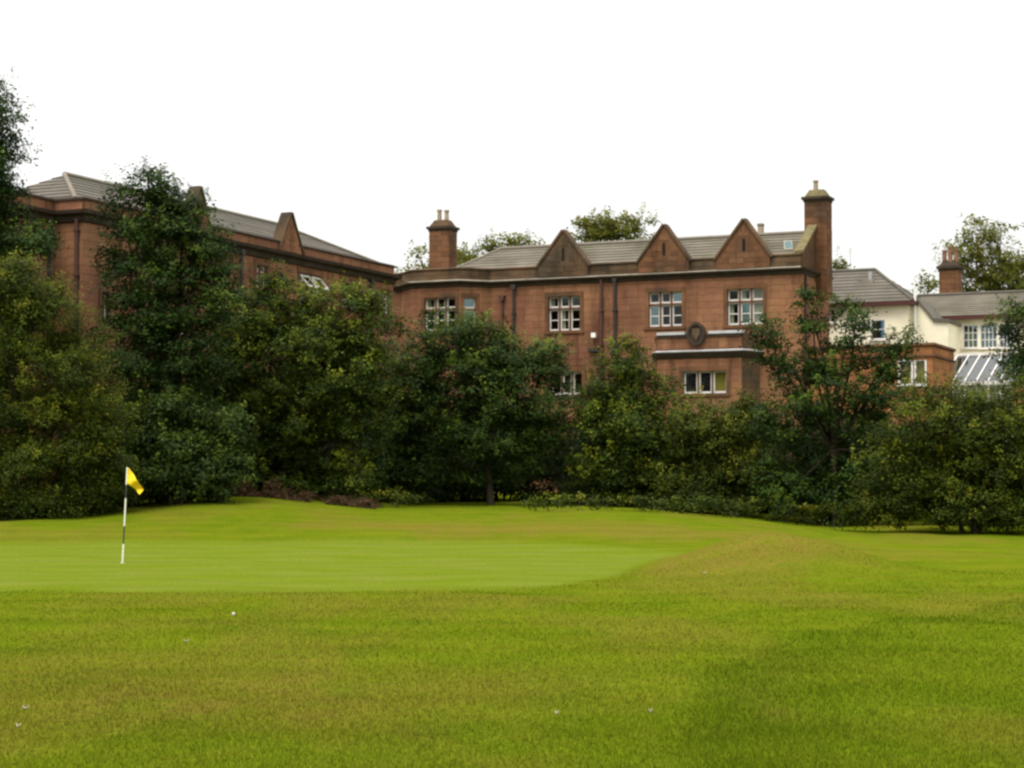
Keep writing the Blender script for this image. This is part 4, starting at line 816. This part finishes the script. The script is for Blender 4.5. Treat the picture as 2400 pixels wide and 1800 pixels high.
for px, Y, top, kd, lab in (
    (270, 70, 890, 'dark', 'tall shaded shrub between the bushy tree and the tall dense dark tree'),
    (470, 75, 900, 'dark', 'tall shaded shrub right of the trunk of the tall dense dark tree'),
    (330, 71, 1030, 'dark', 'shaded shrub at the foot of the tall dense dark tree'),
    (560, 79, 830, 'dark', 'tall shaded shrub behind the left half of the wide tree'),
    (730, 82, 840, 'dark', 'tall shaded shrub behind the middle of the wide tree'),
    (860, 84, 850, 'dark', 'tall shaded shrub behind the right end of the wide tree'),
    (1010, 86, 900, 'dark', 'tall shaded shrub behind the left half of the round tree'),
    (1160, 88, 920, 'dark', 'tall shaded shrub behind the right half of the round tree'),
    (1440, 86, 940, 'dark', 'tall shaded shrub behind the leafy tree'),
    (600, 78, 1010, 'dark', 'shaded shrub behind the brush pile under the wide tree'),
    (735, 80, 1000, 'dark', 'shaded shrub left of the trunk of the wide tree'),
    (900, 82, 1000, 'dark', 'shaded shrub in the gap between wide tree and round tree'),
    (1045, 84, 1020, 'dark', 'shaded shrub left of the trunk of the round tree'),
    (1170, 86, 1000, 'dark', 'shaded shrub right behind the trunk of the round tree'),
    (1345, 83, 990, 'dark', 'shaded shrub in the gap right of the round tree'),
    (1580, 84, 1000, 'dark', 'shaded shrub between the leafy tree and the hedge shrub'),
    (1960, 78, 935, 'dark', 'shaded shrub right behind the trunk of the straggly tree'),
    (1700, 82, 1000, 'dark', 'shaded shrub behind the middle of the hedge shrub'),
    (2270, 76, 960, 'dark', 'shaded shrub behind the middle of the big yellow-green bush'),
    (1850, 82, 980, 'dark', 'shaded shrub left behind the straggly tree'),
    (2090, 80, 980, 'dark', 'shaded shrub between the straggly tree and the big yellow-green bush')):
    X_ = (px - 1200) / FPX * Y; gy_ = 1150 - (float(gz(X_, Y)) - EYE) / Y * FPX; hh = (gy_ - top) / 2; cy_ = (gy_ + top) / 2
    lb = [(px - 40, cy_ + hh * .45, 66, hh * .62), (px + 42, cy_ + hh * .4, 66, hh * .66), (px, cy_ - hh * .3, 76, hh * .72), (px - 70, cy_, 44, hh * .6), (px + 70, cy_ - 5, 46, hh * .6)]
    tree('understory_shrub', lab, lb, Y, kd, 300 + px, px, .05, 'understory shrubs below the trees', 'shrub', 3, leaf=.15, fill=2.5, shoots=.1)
# low weeds along the foot of the hedge
for i, (px, py, wd, h_) in enumerate([(1500, 1178, 60, 16), (1620, 1182, 70, 18), (1730, 1186, 60, 20), (1835, 1192, 36, 28), (1905, 1200, 60, 22), (1990, 1212, 60, 20), (1400, 1176, 50, 12), (1290, 1174, 60, 12), (940, 1164, 70, 14), (560, 1150, 40, 14)]):
    labs = ['at the foot of the leafy tree', 'below the left half of the hedge shrub', 'below the right half of the hedge shrub', 'standing out tallest in front of the hedge', 'left of the foot of the straggly tree', 'right of the foot of the straggly tree', 'left of the leafy tree foot', 'in the gap right of the round tree', 'left of the round tree trunk', 'left of the brush pile']
    Yw = 73 if px > 1200 else 74
    tree('weed_clump', 'low green weed clump ' + labs[i], [(px - wd * .4, py, wd * .5, h_), (px + wd * .4, py + 2, wd * .5, h_ * .9)], Yw - (3 if px > 1950 else 0) - (9 if px < 400 else 0), 'mid' if i % 2 else 'olive', 60 + i, px, .015, 'weeds along the hedge foot', 'plant', 3, 4, 'leaves', leaf=.10, fill=1.8, shoots=.5, bough=.2)
# far trees behind the roofs
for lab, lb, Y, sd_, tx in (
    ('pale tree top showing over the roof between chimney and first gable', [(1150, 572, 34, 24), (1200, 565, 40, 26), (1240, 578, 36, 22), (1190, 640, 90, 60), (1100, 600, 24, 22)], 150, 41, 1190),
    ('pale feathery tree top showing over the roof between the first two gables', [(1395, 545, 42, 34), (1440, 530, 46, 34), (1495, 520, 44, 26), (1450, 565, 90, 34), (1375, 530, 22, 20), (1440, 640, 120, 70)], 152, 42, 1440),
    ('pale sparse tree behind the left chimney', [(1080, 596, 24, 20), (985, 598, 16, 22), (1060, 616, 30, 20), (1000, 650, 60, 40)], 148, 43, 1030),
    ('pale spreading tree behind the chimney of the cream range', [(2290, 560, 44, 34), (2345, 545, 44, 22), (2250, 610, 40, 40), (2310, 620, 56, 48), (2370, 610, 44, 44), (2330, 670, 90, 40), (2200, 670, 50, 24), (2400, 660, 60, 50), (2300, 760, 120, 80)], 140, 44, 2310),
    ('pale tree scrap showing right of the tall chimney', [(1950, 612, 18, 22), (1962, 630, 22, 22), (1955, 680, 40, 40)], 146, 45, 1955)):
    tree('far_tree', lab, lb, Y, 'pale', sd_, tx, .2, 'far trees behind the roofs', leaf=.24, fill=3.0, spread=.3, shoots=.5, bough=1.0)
# ------------------------------------------------------------------ brush pile of dead twigs and leaves
def brush(px0, px1, h, Y, label, seed):
    r = np.random.default_rng(seed); xa, xb = [(p - 1200) / FPX * Y for p in (px0, px1)]; c = (xa + xb) / 2
    t = thing('brush_pile', (c, Y, float(gz(c, Y))), label, 'brush pile', 'brush piles under the wide tree'); m = MB()
    for i in range(230):
        x = r.uniform(xa, xb); e = math.sqrt(max(.05, 1 - ((x - c) / (xb - xa) * 2) ** 2)) * (.55 + .45 * math.sin(x * 5.1 + seed)); y = Y + r.normal(0, .5); z = float(gz(x, y)) + r.random() * h * e
        a = r.random() * 6.28; l = r.uniform(.3, .9); dd = np.array([math.cos(a), math.sin(a) * .6, r.normal(0, .35)]) * l; p = np.array([x, y, z])
        q0, q1 = p - dd / 2, p + dd / 2
        for q in (q0, q1): q[2] = max(q[2], float(gz(q[0], q[1])) + .01)
        m.tube([q0, (q0 + q1) / 2 + r.normal(0, .04, 3) * [1, 1, .3], q1], [.014, .011, .005], 5, False)
    m.build('twigs', M['deadwood'], t, kind='stuff')
    n = 1300; x = r.uniform(xa, xb, n); e = np.sqrt(np.clip(1 - ((x - c) / (xb - xa) * 2) ** 2, .03, 1)) * (.55 + .45 * np.sin(x * 5.1 + seed)); y = Y + r.normal(0, .5, n); z = gz(x, y) + r.random(n) ** .7 * h * e + .02
    Pp = np.stack([x, y, z], -1); tt = r.normal(size=(n, 3)); tt /= np.linalg.norm(tt, axis=1)[:, None]; bb = np.cross(tt, r.normal(size=(n, 3))); bb /= np.linalg.norm(bb, axis=1)[:, None]
    Vv = np.stack([Pp - tt * .06, Pp + bb * .035, Pp + tt * .06, Pp - bb * .035], 1).reshape(-1, 3); Vv[:, 2] = np.maximum(Vv[:, 2], gz(Vv[:, 0], Vv[:, 1]) + .008)
    npmesh('dead_leaves', Vv - np.array(t.location), np.arange(4 * n).reshape(-1, 4), M['deadleaf'], t, kind='stuff')
brush(515, 730, .75, 73.5, 'long brown heap of dead twigs and leaves under the wide tree', 71)
brush(770, 880, .4, 73.5, 'small brown heap of dead twigs right of the long brush heap', 72)
# ------------------------------------------------------------------ flagstick, ball, fallen leaves
fb = gpt(287, 1320); k = fb[1] / FPX
pin = thing('flagstick', fb, 'golf flagstick banded white and black with a yellow flag on the green', 'flag')
lean = .040
def pz(py): return float(at(290, py, fb[1])[2])
def pp(z): return np.array([fb[0] + (z - fb[2]) * lean, fb[1], z])
zs = [fb[2] - .05, pz(1275), pz(1233), pz(1168), pz(1136), pz(1095)]
for a, b, mm, nm in ((0, 1, 'pinwhite', 'white_band'), (1, 2, 'black', 'black_band'), (2, 3, 'pinwhite', 'white_band'), (3, 4, 'black', 'black_band'), (4, 5, 'pinwhite', 'white_band')):
    m = MB(); m.tube([pp(zs[a]), pp(zs[b])], .017 if b > 1 else .018, 12); m.build(nm, M[mm], pin)
# drooping cloth: hoist edge on the pole, fly corner hanging right and down
fm = MB(); nu, nv = 14, 9
def fq(px, py, d=0): q = at(px, py, fb[1]); return np.array([q[0], q[1] + d, q[2]])
tl, tr_, bl, br = (301, 1096), (337, 1148), (297, 1132), (331, 1160)
for j in range(nv):
    for i in range(nu):
        u, v = i / (nu - 1), j / (nv - 1)
        top = np.array(tl) * (1 - u) + np.array(tr_) * u + np.array([1, -1]) * math.sin(math.pi * u); bot = np.array(bl) * (1 - u) + np.array(br) * u + np.array([1, -1]) * math.sin(math.pi * u)
        q = top * (1 - v) + bot * v; fm.v.append(tuple(fq(q[0], q[1], .10 * math.sin(u * 8 + v * 3.4) * u ** .6 - .1 * u)))
for j in range(nv - 1):
    for i in range(nu - 1): a = j * nu + i; fm.f.append((a, a + 1, a + nu + 1, a + nu))
fo = fm.build('flag_cloth', M['flag'], pin, True); sm = fo.modifiers.new('thick', 'SOLIDIFY'); sm.thickness = .004
m = MB(); c = gpt(287, 1320); m.tube([c + [0, 0, .001], c + [0, 0, .008]], [.056, .056], 20, False); m.tube([c + [0, 0, .001], c + [0, 0, .008]], [.052, .052], 20, False); m.build('hole_rim', M['pinwhite'], pin)
bpos = gpt(547, 1443)
bm_ = bmesh.new(); bmesh.ops.create_icosphere(bm_, subdivisions=4, radius=.0215); rr2 = np.random.default_rng(5)
dirs = rr2.normal(size=(120, 3)); dirs /= np.linalg.norm(dirs, axis=1)[:, None]
for v in bm_.verts:
    q = np.array(v.co.normalized()); dmx = (dirs @ q).max(); v.co = v.co * (1 - .035 * max(0, (dmx - .985) / .015))
me = bpy.data.meshes.new('golf_ball'); bm_.to_mesh(me); bm_.free(); me.materials.append(M['ball']); me.shade_smooth()
link('golf_ball', me, None, label='white golf ball lying in the fairway grass short of the flagstick', category='golf ball').location = tuple(bpos + [0, 0, .022])
for px, py, l, lab in ((437, 1511, .06, 'largest pale fallen leaf, below the golf ball on the fairway'), (60, 1673, .045, 'upper of two pale fallen leaves at the lower left edge'), (43, 1716, .035, 'lower of two pale fallen leaves at the lower left edge'), (1305, 1685, .028, 'pale fallen leaf on the grass, left of the pair near bottom centre'), (1525, 1679, .03, 'small pale fallen leaf at the edge of the longer grass'), (1650, 1348, .09, 'pale fallen leaf on the dry front of the mound')):
    c = gpt(px, py); m = MB(); a = random.uniform(-.6, .6); n = 7; ca, sa_ = math.cos(a), math.sin(a); hgt = .025
    for i in range(n):
        t = i / (n - 1) * 2 - 1; wv = l * .32 * math.sqrt(max(0, 1 - t * t)) + .002
        for sg in (-1, 0, 1): x, y = t * l / 2, sg * wv; m.v.append((c[0] + x * ca - y * sa_, c[1] + x * sa_ + y * ca, c[2] + hgt + .012 * (sg != 0) + .02 * t * t))
    for i in range(n - 1):
        for j in range(2): q = i * 3 + j; m.f.append((q, q + 1, q + 4, q + 3))
    th = bpy.data.objects; o = m.build('fallen_leaf', M['paleleaf'], None, True, label=lab, category='leaf', group='fallen leaves on the fairway')
    me = o.data; me.transform(__import__('mathutils').Matrix.Translation(-__import__('mathutils').Vector(tuple(map(float, c))))); o.location = tuple(map(float, c)); sm = o.modifiers.new('thick', 'SOLIDIFY'); sm.thickness = .003
